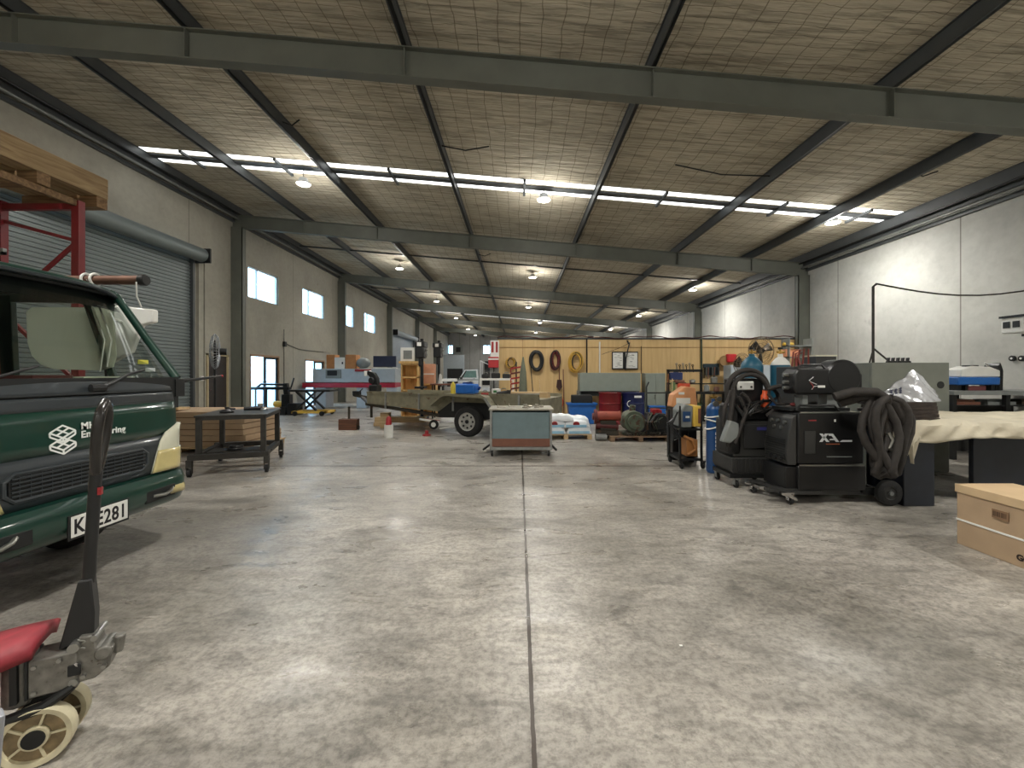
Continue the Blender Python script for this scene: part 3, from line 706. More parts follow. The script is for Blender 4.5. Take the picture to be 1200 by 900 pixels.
MB().tube([(0.12+0.012*math.cos(k*0.9),-0.052,0.395+0.004*k) for k in range(12)],0.003,5).build('spring', m_steel, PJ)
MB().box(0.083,0.122,-0.064,-0.055,0.30,0.345).build('pump_window', m_dark, PJ, bev=0.004)
for _a,_b,_c,_r in ((0.103,0.075,0.415,0.018),(0.10,0.066,0.275,0.014),(0.16,0.06,0.43,0.011)): MB().cyl((_a,-_b,_c),(_a,_b,_c),_r).build('pivot_pin', m_steel, PJ)
MB().tube([(0.11,-0.045,0.315),(0.115,-0.058,0.33),(0.105,-0.06,0.35)],0.006).build('release_lever', m_chrome, PJ)
# handle: tapered foot, shaft, loop
hd = MB(); hd.prism([(0.045,0.40),(0.150,0.42),(0.153,0.52),(0.142,0.66),(0.102,0.66)],'y',-0.030,0.030)
hdl = hd.build('handle_foot', m_black, PJ, bev=0.006)
MB().tube([(0.126,0,0.64),(0.134,0,0.80),(0.149,0,1.10)],[0.021,0.021,0.021],14).build('handle_shaft', m_black, PJ)
MB().tube([(0.148+0.030*(min(k,32-k)/16), (-1 if k<=16 else 1)*0.05*math.sin(math.pi*(min(k,32-k)/16)**1.6)**0.55, 1.08+0.300*(min(k,32-k)/16)) for k in range(33)],0.0185,12).build('handle_loop', M('grip_black',(38,36,34),0.25), PJ)
MB().box(0.158,0.171,-0.020,0.0,1.00,1.03).build('red_trigger', m_red, PJ)
# red fork frame
rf = MB(); m_jred = M('dusty_jack_red', (138,40,50), 0.6, var=0.2, scale=20)
rf.grid(lambda u, v: (-0.10 - 0.42*0 + (-0.28 + 0.38*u), (2*v-1)*(0.24-0.13*u), 0.470 - 0.05*(1-u)**1.6 - 0.03*(1-u) - 0.03*(abs(2*v-1)**3)), 12, 10)
rf.build('red_cover', m_jred, PJ, solid=0.05)
MB().box(-0.36,-0.30,-0.26,0.26,0.12,0.36).build('fork_backplate', m_jred, PJ, bev=0.015)
for s in (-1,1):
    fk = MB().prism([(-0.32,0.20),(-0.30,0.12),(-1.35,0.07),(-1.44,0.08),(-1.44,0.11),(-1.35,0.13)],'y', s*0.27-0.075, s*0.27+0.075).build('fork', m_jred, PJ, bev=0.006)
    MB().cyl((-1.30, s*0.27-0.04, 0.041),(-1.30, s*0.27+0.04, 0.041),0.041).build('load_roller', m_cream, fk)
# light grey rail by the lower left corner of the photograph
tag(MB().bar((PX(-28,1.15),1.15,0.0),(PX(-6,1.05),1.05,PZ(838,1.05)),0.03,0.03).build('steel_flat_bar', M('pale_grey_steel',(165,168,175),0.35,0.4), None, bev=0.003), 'pale grey steel bar leaning at the front of the pallet jack wheels', 'bar')
# ================================================================ pallet rack with timber
RK = T('pallet_rack', 'red pallet racking frame rising behind the green truck', 'rack', (-5.85, 5.2, 0))
m_tim2 = Mwood('shaded_underside_timber', (150,120,84), (104,78,52), 'X')  # darker timber copy, shade of the underside put into its colour
m_rred = M('rack_red', (128,30,36), 0.45, var=0.15)
for y in (0.0,):
    for x in (-0.46, 0.48):
        u = MB().box(x-0.045,x+0.045,y-0.04,y+0.04,0.01,3.60); u.build('upright', m_rred, RK, smooth=False)
    MB().bar((-0.46,y,3.53),(0.48,y,3.53),0.06,0.07).build('top_rail', m_rred, RK)
    MB().bar((-0.44,y,3.36),(0.46,y,3.12),0.03,0.04).bar((0.46,y,3.10),(-0.44,y,2.3),0.03,0.04).bar((-0.44,y,2.25),(0.46,y,1.4),0.03,0.04).bar((0.46,y,1.35),(-0.44,y,0.6),0.03,0.04).build('brace', m_rred, RK)
for x in (-0.46, 0.48):
    MB().box(x-0.045,x+0.045,-3.84,-3.76,0.01,3.60).build('upright', m_rred, RK, smooth=False)
    MB().box(x-0.025,x+0.025,-3.8,-0.04,3.53,3.605).build('load_beam', m_tim2, RK, smooth=False)
MB().box(-0.75,-0.1,-0.28,-0.24,2.88,2.91).bar((-0.42,-0.26,2.80),(-0.30,-0.26,2.90),0.025).box(-0.13,-0.1,-0.28,-0.24,2.88,2.95).build('bracket', m_galv, RK)
m_tim = Mwood('rough_timber', (178,154,116), (132,106,74), 'Y')
TB = T('timber_pack', 'long pack of sawn timber on the red rack', 'timber', (-5.32, 5.53, 3.61))
MB().box(-0.22,0.0,-4.4,0.0,0.14,0.40).box(-0.46,-0.24,-4.4,-0.02,0.14,0.38).box(-0.92,-0.48,-4.4,-0.05,0.14,0.37).build('beam', m_tim, TB, bev=0.006)
for y in (-0.08,-0.75,-2.0,-3.2):
    MB().box(-0.95,-0.0,y-0.07,y+0.07,0.0,0.138).build('bearer', m_tim2, TB, bev=0.004)
# ================================================================ welding table with things on it
m_tbl = M('dark_angle_steel', (52,50,46), 0.55, 0.3, var=0.25, scale=14)
TA = T('steel_trolley_table', 'dark steel work trolley with castors, timber packs behind it', 'trolley', (-4.72, 6.22, 0), R(20))
LX, LY = 0.92, 1.18
MB().box(-0.02,LX,0,LY,0.86,0.885).build('table_top', m_tbl, TA, bev=0.003)
MB().box(0,LX-.02,0,0.04,0.815,0.86).box(0,LX-.02,LY-0.04,LY,0.815,0.86).box(0,0.04,0,LY,0.815,0.86).box(LX-0.06,LX-0.02,0,LY,0.815,0.86).build('top_rail', m_tbl, TA, smooth=False)
for (x, y) in ((0.0,0.0),(LX-0.09,0.0),(0.0,LY-0.07),(LX-0.09,LY-0.07)):
    MB().box(x,x+0.07,y,y+0.07,0.30,0.815).build('leg', m_tbl, TA, bev=0.003)
MB().box(-0.08,LX+0.03,-0.06,0.03,0.24,0.32).box(-0.08,LX+0.03,LY-0.05,LY+0.04,0.24,0.32).box(-0.05,0.03,0,LY,0.24,0.31).box(LX-0.09,LX-0.01,0,LY,0.24,0.31).box(0,LX,0.35,0.75,0.27,0.29).build('lower_frame', m_tbl, TA, smooth=False)
for (x, y) in ((-0.06,-0.03),(LX+0.0,-0.03),(0.0,LY),(LX,LY)):
    c = MB().cyl((x-0.02,y,0.06),(x+0.02,y,0.06),0.058,n=18).build('castor', m_rub, TA)
    MB().box(x-0.035,x-0.025,y-0.03,y+0.03,0.05,0.24).box(x+0.025,x+0.035,y-0.03,y+0.03,0.05,0.24).box(x-0.035,x+0.035,y-0.04,y+0.04,0.14,0.25).build('fork', m_tbl, c)
def onT(u, v, z=0.885):
    c, s_ = math.cos(R(20)), math.sin(R(20)); return (-4.72+u*c-v*s_, 6.22+u*s_+v*c, z)
t = T('clamp_block', 'small black clamp lying on the trolley table, left one', 'clamp', onT(0.28,0.45)); MB().lathe([(0.09,0),(0.10,0.02),(0.07,0.05),(0.03,0.06),(0.03,0.09)]).build('base', m_black, t); MB().tube([(0,0,0.07),(0.12,0.02,0.06)],0.012).build('arm', m_black, t)
t = T('angle_grinder', 'black angle grinder lying on the trolley table, right side', 'grinder', onT(0.62,0.6), R(20)); MB().tube([(-0.14,0,0.045),(0.10,0,0.05)],[0.03,0.036],12).build('body', m_black, t); MB().lathe([(0.06,0.02),(0.062,0.03),(0.03,0.05)],(0.15,0,0)).build('disc', m_steel, t); MB().tube([(0.08,0,0.05),(0.08,0.12,0.06)],0.015).build('side_handle', m_black, t)
t = T('paint_can', 'small tin can standing on the trolley table', 'can', onT(0.66,0.85)); MB().cyl((0,0,0),(0,0,0.10),0.04).build('can_body', m_galv, t); MB().lathe([(0.043,0.098),(0.043,0.106),(0.036,0.108)]).build('lid', m_pine, t)
t = T('coiled_cable', 'black coil of cable on the lower shelf of the trolley', 'cable', onT(0.40,0.45,0.29)); MB().ring((0,0,0.03),0.09,0.022,'Z').ring((0.01,0,0.06),0.08,0.02,'Z').build('coil', m_black, t)
t = T('plastic_bag', 'crumpled white plastic bag beside the cardboard packs', 'bag', (-4.86, 8.0, 0)); 
bg_ = MB(); bg_.sph((0,0,0.09),0.14,(1,0.8,0.65),14,10)
for i in range(len(bg_.v)):
    v = bg_.v[i]; k = 1+random.uniform(-.14,.14); bg_.v[i] = (v[0]*k, v[1]*k, max(0,v[2]*k))
bg_.build('bag_body', m_white, t)
# --- cardboard packs on a pallet
PL = T('timber_pallet', 'low timber pallet under long cardboard packs by the roller door', 'pallet', (-6.5, 8.55, 0))
pl = [MB().box(-1.4,1.42,y,y+0.10,0.09,0.11) for y in (-0.55,-0.30,-0.05,0.20,0.45,0.65)]
for q in pl: q.build('deck_board', m_pine, PL)
for x in (-1.35,-0.05,1.3): MB().box(x,x+0.09,-0.55,0.75,0.0,0.09).build('bearer', m_pine, PL)
names = ['bottom', 'middle', 'top']
for i in range(3):
    z = 0.112 + i*0.225; dx = (0.03, -0.02, 0.0)[i]
    b_ = T('cardboard_pack', 'long flat cardboard pack, %s of the stack behind the steel trolley' % names[i], 'box', (-6.5+dx, 8.55, z), 0, 'flat cardboard packs on the pallet')
    MB().box(-1.38,1.32,-0.50,0.70,0.0,0.215).build('carton', m_card, b_, bev=0.006)
    MB().box(-1.384,1.324,-0.504,0.704,0.10,0.118).build('strap_line', M('carton_seam',(112,84,58),0.8), b_)
t = tag(MB().box(-1.0,0.35,-0.30,0.0,0,0.045).build('pine_plank', m_pine, None, loc=(-6.9,8.5,0.80)), 'pale pine plank lying on top of the cardboard packs', 'plank')
# --- pedestal fan by the wall
PF = T('pedestal_fan', 'grey caged pedestal fan seen edge-on beside the dark door', 'fan', (PX(252,10.6), 10.6, 0))
m_cage = M('fan_cage_grey', (150,154,158), 0.4, 0.4)
MB().lathe([(0.30,0),(0.30,0.03),(0.06,0.06),(0.04,0.10)]).build('base', m_blackm, PF)
MB().cyl((0,0,0.08),(0,0,2.0),0.028).build('pole', m_blackm, PF)
def fan_head(parent, R_, c, yaw, mat, blades=3, wr=0.003):
    cg = MB(); mm = Matrix.Translation(c) @ Matrix.Rotation(yaw,4,'Z')
    for q, rr in ((-0.09,R_*0.55),(-0.06,R_*0.85),(0.0,R_),(0.06,R_*0.85),(0.09,R_*0.55)): cg.ring((0,q,0),rr,0.006,'Y',28,5)
    for k in range(36):
        t = k*math.pi/18; cx_, sz_ = math.cos(t), math.sin(t)
        cg.tube([(0.05*cx_,-0.10,0.05*sz_),(R_*.55*cx_,-0.09,R_*.55*sz_),(R_*.85*cx_,-0.06,R_*.85*sz_),(R_*cx_,0,R_*sz_),(R_*.85*cx_,0.06,R_*.85*sz_),(R_*.55*cx_,0.09,R_*.55*sz_),(0.05*cx_,0.10,0.05*sz_)],wr,4,cap=False)
    cg.xf(0, mm); cg.build('cage', mat, parent)
    bl = MB()
    for k in range(blades):
        t = k*2*math.pi/blades+0.4; u = Vector((math.cos(t),0,math.sin(t))); v = Vector((-math.sin(t),0,math.cos(t)))
        bl.grid(lambda a, b2: tuple(u*(0.06+(R_*0.82-0.06)*a) + v*((b2-0.5)*(0.10+0.18*R_*2*a)) + Vector((0,(b2-0.5)*0.06,0))), 5, 3)
    bl.xf(0, mm); bl.build('blades', m_blackm, parent, solid=0.004)
    mt = MB().cyl((0,-0.02,0),(0,0.24,0),0.085); mt.xf(0, mm); mt.build('motor', m_blackm, parent)
fan_head(PF, 0.44, (0,0,2.05), R(-60), m_cage, wr=0.006)
# fixtures on the left wall
t = T('emergency_button', 'red emergency button on the wall beside the roller door', 'button', (XL+0.09, 12.71, 1.36)); MB().box(0,0.05,-0.05,0.05,-0.07,0.07).build('box', m_white, t); MB().cyl((0.05,0,0),(0.09,0,0),0.045).build('red_cap', m_red, t)
t = T('wall_switch', 'black switch box on the wall near the glass door', 'switch', (XL+0.0, 14.75, 1.05)); MB().box(0,0.06,-0.06,0.06,-0.12,0.12).build('box', m_black, t, bev=0.01)
t = T('wall_pipe', 'thin black pipe and valve on the wall between windows', 'pipe', (XL, 17.3, 0)); MB().tube([(0.03,0,0.02),(0.03,0,3.3)],0.012,6).tube([(0.03,0.0,2.75),(0.03,1.2,2.55),(0.03,3.5,2.55)],0.012,6).build('pipe_run', m_blackm, t); MB().box(0.01,0.10,-0.05,0.08,2.6,2.8).build('valve', m_black, t)
# ================================================================ MIDDLE DISTANCE, LEFT HALF
m_olive = M('weathered_trailer_steel', (128,124,104), 0.6, 0.25, var=0.22, scale=5, rust=((92,74,54), 0.62))
m_dol = M('dark_chassis', (52,48,40), 0.6, 0.2, var=0.3, rust=((86,58,40), 0.6))
TL = T('flat_trailer', 'weathered steel trailer with black tyre and grey spoked rim', 'trailer', (-1.12, 10.35, 0), -math.atan2(2.05, 5.1))
# local: +x to the rear (right), +y away
MB().box(-3.20,1.72,0.0,1.75,0.86,0.90).build('deck', m_olive, TL, smooth=False)
MB().prism([(-3.20,0.86),(-3.20,1.02),(1.72,0.98),(1.72,0.62),(0.95,0.60),(0.6,0.80),(-0.6,0.80),(-0.95,0.56),(-3.20,0.70)], 'y', -0.03, 0.0).build('side_board', m_olive, TL, smooth=False)
MB().prism([(-3.20,0.86),(-3.20,1.02),(1.72,0.98),(1.72,0.60),(-3.20,0.70)], 'y', 1.75, 1.78).build('side_board', m_olive, TL, smooth=False)
MB().box(1.69,1.73,-0.03,1.78,0.45,0.90).build('tailboard', m_olive, TL, smooth=False)
mb = MB()
for x in (-2.6,-1.55,-0.55,1.2): mb.box(x,x+0.05,-0.05,-0.03,0.58,1.0)
mb.build('side_post', m_galv, TL, smooth=False)
MB().box(-3.2,1.72,-0.045,-0.03,0.98,1.03).build('top_rail', m_olive, TL, smooth=False)
MB().prism([(-3.3,0.72),(-3.3,0.64),(-0.9,0.40),(1.7,0.50),(1.7,0.58),(-0.9,0.48)], 'y', 0.02, 0.10).prism([(-3.3,0.72),(-3.3,0.64),(-0.9,0.40),(1.7,0.50),(1.7,0.58),(-0.9,0.48)], 'y', 1.6, 1.68).build('chassis_rail', m_dol, TL, smooth=False)
MB().bar((-3.2,0.1,0.68),(-4.15,0.85,0.80),0.09,0.07).bar((-3.2,1.6,0.68),(-4.15,0.9,0.80),0.09,0.07).bar((-4.0,0.87,0.80),(-4.45,0.87,0.86),0.10,0.08).build('drawbar', m_dol, TL, smooth=False)
MB().cyl((-4.45,0.87,0.83),(-4.45,0.87,0.93),0.06).box(-4.5,-4.25,0.82,0.92,0.86,0.98).tube([(-4.3,0.87,0.95),(-4.15,0.87,1.06)],0.015).build('coupling', m_blackm, TL, bev=0.01)
MB().bar((-3.55,0.55,0.25),(-3.55,0.55,0.85),0.05).build('jockey_stand', m_dol, TL)
fe = MB(); o = [(-1.00,0.70),(-0.70,0.93),(-0.60,0.97),(0.38,0.93),(0.46,0.90),(0.78,0.50),(0.83,0.52),(0.51,0.95),(0.40,1.0),(-0.60,1.02),(-0.72,0.97),(-1.04,0.73)]
fe.prism(o, 'y', -0.34, -0.03)
fe.build('mudguard', m_olive, TL, smooth=False)
a, b_ = MB(), MB(); wheel(a, b_, (0.0,-0.19,0.365), 0.365, 0.22, hub=0.60)
holes = MB().cyl((0,-0.30,0.365),(0,-0.26,0.365),0.045,n=12)
for k in range(8):
    t = k*math.pi/4; holes.cyl((0.145*math.cos(t),-0.272,0.365+0.145*math.sin(t)),(0.145*math.cos(t),-0.262,0.365+0.145*math.sin(t)),0.026,n=10)
ty_ = a.build('tyre', m_rub, TL); b_.build('rim', M('grey_rim',(176,176,172),0.45,0.4), ty_); holes.build('rim_holes', m_dark, ty_)
MB().box(-0.95,0.85,0.005,0.03,0.42,0.86).build('arch_shade_panel', m_dark, TL)  # dark sheet added for the shade under the mudguard
MB().prism([(0.46,0.93),(0.52,0.95),(0.84,0.52),(0.78,0.49)],'y',-0.35,-0.335).build('bright_edge', m_galv, TL)
a, b_ = MB(), MB(); wheel(a, b_, (0.0,1.94,0.335), 0.335, 0.22, hub=0.60)
ty_ = a.build('tyre', m_rub, TL); b_.build('rim', m_grey, ty_)
MB().cyl((0,-0.19,0.335),(0,1.94,0.335),0.035).build('axle', m_dol, TL)
def onTL(x, y, z):
    v = TL.matrix_world if False else Matrix.Translation(TL.location) @ Matrix.Rotation(TL.rotation_euler[2],4,'Z')
    return tuple(v @ Vector((x,y,z)))
ang = TL.rotation_euler[2]
t = T('blue_fuel_can', 'bright blue plastic can on the trailer mudguard', 'can', onTL(0.0,-0.20,1.022), ang)
MB().box(-0.30,0.22,-0.13,0.13,0.0,0.24).build('can_body', M('bright_blue_plastic',(28,96,178),0.4), t, bev=0.04)
MB().cyl((0.26,0,0.10),(0.30,0,0.17),0.03).box(-0.15,0.1,-0.02,0.02,0.24,0.275).build('cap', M('deep_blue_plastic',(20,60,130),0.4), t)
t = T('yellow_bottle', 'small yellow bottle left of the blue can on the trailer', 'bottle', onTL(-0.44,-0.18,1.022)); MB().lathe([(0.06,0),(0.062,0.2),(0.03,0.25),(0.02,0.28)]).build('bottle_body', M('yellow_plastic',(215,190,60),0.4), t)
t = T('red_hand_tool', 'red handled tool right of the blue can', 'tool', onTL(0.40,-0.20,1.0), ang); MB().tube([(-0.06,0,0.03),(0.12,0,0.03)],0.022).build('grip', m_red, t)
# bench vise / clamp on the trailer nose
t = T('trailer_winch', 'black winch and vice with a white tag on the trailer drawbar end', 'winch', onTL(-3.05,0.10,1.02), ang)
MB().box(-0.12,0.16,-0.1,0.1,0,0.18).prism([(-0.05,0.15),(0.14,0.15),(0.12,0.36),(0.02,0.50),(-0.20,0.58),(-0.26,0.50),(-0.12,0.38)],'y',-0.06,0.06).cyl((-0.05,-0.1,0.3),(-0.05,0.1,0.3),0.09).build('body', m_black, t, bev=0.02)
MB().box(-0.30,-0.20,-0.07,0.07,0.42,0.56).build('white_tag', m_white, t)
t = T('stack_of_straps', 'dark brown bundle of ratchet straps on the trailer', 'straps', onTL(-0.70,0.5,0.905), ang); 
mb = MB(); [mb.ring((0.12*k,0,0.15),0.11,0.035,'X',16,6) for k in range(4)]; mb.build('strap_roll', M('brown_strap',(70,44,36),0.7), t)
# timber blocks under the drawbar and under the trailer
t = T('timber_block', 'dark brown timber block under the trailer drawbar stand', 'block', (PX(409,11.45), 11.45, 0)); MB().box(-0.24,0.24,-0.12,0.12,0,0.29).build('block_body', Mwood('dark_timber',(104,66,44),(66,38,26),'X'), t, bev=0.01)
MB().cyl((0.24,0,0.06),(0.27,0,0.06),0.06).build('end_roller', m_blackm, t)
MB().bar((0,0,0.29),(0,0,0.62),0.045).build('prop', m_dol, t)
t = tag(MB().box(-0.72,0.72,-0.12,0.12,0.10,0.25).box(-0.74,-0.42,-0.15,0.15,0,0.10).build('timber_beam', m_pine, None, loc=(PX(468,12.2),12.35,0)), 'light pine beam lying behind the trailer chassis', 'timber')
t = T('timber_offcut', 'square pine block standing under the front of the trailer', 'block', (PX(449,11.3), 11.9, 0)); MB().box(-0.24,0.0,-0.12,0.12,0.0,0.42).build('block_body', m_pine, t, bev=0.006)
t = T('axle_stand', 'white post stand with a red collar under the trailer', 'stand', (PX(455.5,10.05), 10.05, 0)); MB().cyl((0,0,0),(0,0,0.30),0.10).build('white_drum', m_white, t); MB().lathe([(0.07,0.30),(0.06,0.44),(0.03,0.50)]).build('red_collar', m_red, t)
t = T('bottle_jack', 'small red jack lying on the floor under the trailer', 'jack', (PX(500,10.35), 10.35, 0)); MB().lathe([(0.10,0),(0.10,0.03),(0.045,0.05),(0.045,0.11),(0.02,0.13)]).build('jack_body', m_red, t)
t = T('trolley_jack', 'low trolley jack with small pale wheel in front of the trailer tyre', 'jack', (PX(508,10.5), 10.75, 0))
a, b_ = MB(), MB(); wheel(a, b_, (-0.02,-0.12,0.235), 0.12, 0.08, hub=0.5); tt = a.build('tyre', m_rub, t); b_.build('rim', m_white, tt)
MB().bar((0.0,0,0.2),(0.55,0.05,0.25),0.07).bar((-0.4,0,0.36),(0.1,0,0.28),0.05).bar((0.1,0,0.12),(0.6,0,0.2),0.04).build('arm', m_white, t); MB().bar((-0.38,0.05,0.36),(0.1,0.05,0.30),0.04).build('red_beam', m_red, t)
# ================================================================ grey steel cart in front
m_bluegrey = M('blue_grey_sheet', (104,122,126), 0.45, 0.1, var=0.08, rust=((70,66,58), 0.70))
m_brown = M('brown_primer', (112,72,56), 0.55, var=0.12)
CT = T('steel_bin_cart', 'blue-grey steel bin on castors with a brown lower band', 'cart', (PX(610.5,7.75), 7.75, 0))
hw = 0.555
MB().box(-hw+0.02,hw-0.02,0.0,0.02,0.30,0.80).box(-hw+0.02,-hw+0.04,0,0.8,0.2,0.80).box(hw-0.04,hw-0.02,0,0.8,0.2,0.80).box(-hw,hw,0.78,0.80,0.2,0.80).build('bin_panel', m_bluegrey, CT, smooth=False)
MB().box(-hw+0.03,hw-0.03,-0.004,0.018,0.175,0.32).build('lower_band', m_brown, CT, smooth=False)
mb = MB()
for x in (-hw-0.01, hw-0.03):
    for y in (0.0,0.76): mb.box(x,x+0.04,y-0.01,y+0.03,0.12,0.84)
mb.box(-hw,hw,-0.02,0.80,0.12,0.17).build('frame', m_galv, CT, smooth=False)
MB().box(-hw-0.03,hw+0.04,-0.03,0.83,0.835,0.862).build('worktop', M('scratched_steel_top',(150,146,134),0.5,0.3,var=0.2), CT, bev=0.003)
for (x, y) in ((-hw+0.03,0.02),(hw-0.05,0.02),(-hw+0.03,0.76),(hw-0.05,0.76)):
    c = MB().cyl((x-0.018,y,0.052),(x+0.018,y,0.052),0.05).build('castor', m_rub, CT); MB().box(x-0.03,x-0.022,y-0.03,y+0.03,0.05,0.12).box(x+0.022,x+0.03,y-0.03,y+0.03,0.05,0.12).build('fork', m_galv, c)
MB().bar((-hw-0.03,0.5,0.14),(-hw-0.16,0.35,0.06),0.03).bar((hw+0.02,0.5,0.14),(hw+0.12,0.35,0.05),0.03).build('outrigger', m_blackm, CT)
mw = M('machined_metal', (170,165,152), 0.4, 0.6, var=0.3, scale=30)
labs = ['steel bracket offcut at the left on the blue-grey cart', 'bent steel plate near the left end of the blue-grey cart', 'shiny pipe fitting at the middle of the blue-grey cart', 'shiny flange at the right on the blue-grey cart', 'long thin steel bar at the right back of the blue-grey cart']
for i, (x, y, l) in enumerate(((-0.36,0.25,.16),(-0.12,0.45,.22),(0.08,0.2,.12),(0.30,0.25,.12),(0.25,0.6,.4))):
    mb = MB()
    if i in (2,3): mb.lathe([(0.03,0),(0.055,0.0),(0.055,0.02),(0.035,0.03),(0.035,0.07),(0.025,0.07),(0.025,0.0)]); mb.cyl((0.04,0,0.03),(0.12,0.02,0.03),0.018)
    elif i == 4: mb.box(-l/2,l/2,-0.02,0.02,0,0.02)
    else: mb.prism([(-l/2,0),(l/2,0),(l/2,0.01),(-l/2+0.012,0.012),(-l/2+0.01,0.06),(-l/2,0.06)],'y',-0.05,0.05)
    tag(mb.build('steel_offcut', mw, None, loc=(CT.location[0]+x, 7.75+y, 0.863)), labs[i], 'metal part')
# trailer rear leg post seen right of the cart
# ================================================================ far left machines
SC = T('scissor_lift_table', 'yellow-based scissor lift table with black crossed arms', 'lift table', (PX(364,15.2), 15.2, 0))
m_yel = M('machine_yellow', (206,170,70), 0.5, var=0.15)
MB().box(-0.65,0.60,-0.1,0.0,0.09,0.17).box(-0.65,0.60,0.6,0.7,0.09,0.17).box(-0.65,-0.55,-0.1,0.7,0.09,0.17).box(0.5,0.6,-0.1,0.7,0.09,0.17).build('base_frame', m_yel, SC, bev=0.01)
for (x, y) in ((-0.5,-0.12),(0.45,-0.12),(-0.5,0.72),(0.45,0.72)): MB().cyl((x,y-0.02,0.09),(x,y+0.02,0.09),0.085).build('wheel', m_blackm, SC)
for y in (-0.04,0.62): MB().bar((-0.5,y,0.2),(0.2,y,0.86),0.10,0.05).bar((0.2,y+0.03,0.2),(-0.5,y+0.03,0.86),0.10,0.05).build('scissor_arm', m_black, SC)
MB().box(-0.72,0.75,-0.15,0.75,0.86,0.93).build('platform', m_blackm, SC, bev=0.01)
t = T('pipe_bender', 'black machine with yellow motor in front of the first glass door', 'machine', (PX(330,15.6), 15.6, 0))
MB().box(-0.12,0.25,-0.2,0.2,0.0,0.30).box(0.05,0.35,-0.12,0.12,0.28,0.75).box(-1.1,0.32,-0.12,0.10,0.92,1.02).bar((0.2,0,0.7),(0.15,0,1.15),0.16).tube([(-0.9,0,1.0),(-0.75,0,1.12),(0.1,0,1.1)],0.04).box(0.3,0.65,-0.2,0.25,0.0,0.42).tube([(0.35,0,1.0),(0.45,0,1.35)],0.03).build('machine_body', m_blackm, t, bev=0.02)
MB().cyl((-0.25,0,0.40),(0.05,0,0.40),0.11).box(-0.20,0.02,-0.1,0.1,0.10,0.32).build('motor', m_yel, t)
MB().bar((-0.95,0,0.95),(-0.95,0,0.0),0.04).bar((-0.55,0,0.95),(-0.55,0,0.0),0.04).build('leg', m_blackm, t)
m_pale = M('pale_blue_machine', (168,178,186), 0.45, var=0.06)
MC = T('sheet_metal_machine', 'long pale grey machine with a red stripe along its front', 'machine', (PX(412,18.6), 18.6, 0))
MB().box(-1.70,1.9,0,0.9,1.12,1.72).build('upper_body', m_pale, MC, bev=0.02)
MB().box(-2.15,1.9,-0.02,0.9,0.90,1.10).build('red_stripe_panel', M('crimson_panel',(168,34,58),0.45), MC, bev=0.01)
for x in (-1.6,0.2,1.5): MB().box(x,x+0.45,0.05,0.85,0,0.90).build('leg', m_pale, MC, bev=0.01)
MB().box(-1.12,-0.45,-0.03,0,1.30,1.68).build('control_recess', m_grey, MC); MB().box(-1.05,-0.62,-0.04,-0.03,1.42,1.64).build('screen', m_dark, MC)
MB().box(0.15,0.85,-0.03,0,1.60,1.70).build('red_label', m_red, MC)
MB().box(-2.15,-1.7,0,0.9,1.10,1.14).build('side_table', m_grey, MC)
t = T('brown_carton', 'brown carton with a white sheet on the pale machine', 'box', (PX(391,18.8), 18.8, 1.72)); MB().box(-0.32,0.05,0,0.5,0,0.62).build('carton', M('warm_brown_card',(176,122,76),0.8), t, bev=0.01); MB().box(0.06,0.50,-0.05,0.0,0.0,0.50).build('white_sheet', m_white, t); MB().box(0.38,0.44,-0.06,-0.05,0.2,0.3).build('handle', m_black, t)
t = T('brown_carton', 'brown carton right of the white sheet on the pale machine', 'box', (PX(410,18.8), 18.8, 1.72)); MB().box(-0.20,0.26,0,0.5,0,0.62).build('carton', M('warm_brown_card',(176,122,76),0.8), t, bev=0.01)
t = T('grey_bag', 'grey crumpled bag beside the cartons on the pale machine', 'bag', (PX(425,18.8), 18.9, 1.72)); MB().sph((0,0,0.25),0.3,(1.1,.6,.8),12,8).build('bag_body', m_grey, t)
t = T('navy_monitor', 'dark navy monitor panel on the pale machine', 'monitor', (PX(451,18.7), 18.75, 1.72)); MB().box(-0.52,0.48,-0.03,0.05,0.08,0.56).build('panel', M('navy_panel',(40,48,72),0.4), t, bev=0.01); MB().box(-0.5,0.5,-0.1,0.2,0,0.05).build('base', m_white, t)
# --- wooden pigeonhole crates
def crate(name, label, x, Y, w_, d_, zb, zt, nsh, mat, cols_=1):
    t = T(name, label, 'crate', (x, Y, 0)); th = 0.05
    MB().box(-w_/2,-w_/2+th,0,d_,zb,zt).box(w_/2-th,w_/2,0,d_,zb,zt).build('side_panel', mat, t)
    MB().box(-w_/2,w_/2,d_-0.03,d_,zb,zt).build('back_panel', mat, t)
    for i in range(nsh+1):
        z = zb + (zt-th-zb)*i/nsh; MB().box(-w_/2,w_/2,0,d_,z,z+th).build('shelf', mat, t)
    return t
m_ply = Mwood('bright_pine_ply', (222,184,122), (196,154,92), 'Z')
c1 = crate('pine_shelf_crate', 'tall pine crate shelf left of the black drill press', PX(480,14.6), 14.6, 0.60, 0.4, 0, 1.85, 4, m_ply)
MB().box(-0.36,0.42,-0.03,0.45,1.85,1.93).build('top_board', m_ply, c1)
t = T('wall_chart', 'white framed chart standing on the pine crate shelf', 'chart', (PX(477,14.75), 14.8, 1.93)); MB().box(-0.24,0.24,0,0.03,0.0,0.48).build('frame', m_white, t, bev=0.01); MB().box(-0.14,0.16,-0.01,0.0,0.08,0.38).build('print', m_grey, t)
c2 = crate('pine_shelf_crate', 'pine crate shelf between the two black drill presses', PX(503,15.2), 15.2, 0.46, 0.4, 0, 1.15, 2, m_ply)
m_pinkbox = M('salmon_carton', (206,150,120), 0.8)
t = T('salmon_carton', 'salmon coloured carton stacked on the pine shelf', 'box', (PX(502,15.2), 15.22, 1.15)); MB().box(-0.20,0.20,0,0.35,0,0.70).build('carton', m_pinkbox, t, bev=0.01); MB().box(-0.2,0.2,-0.005,0,0.32,0.36).build('tape', m_white, t)
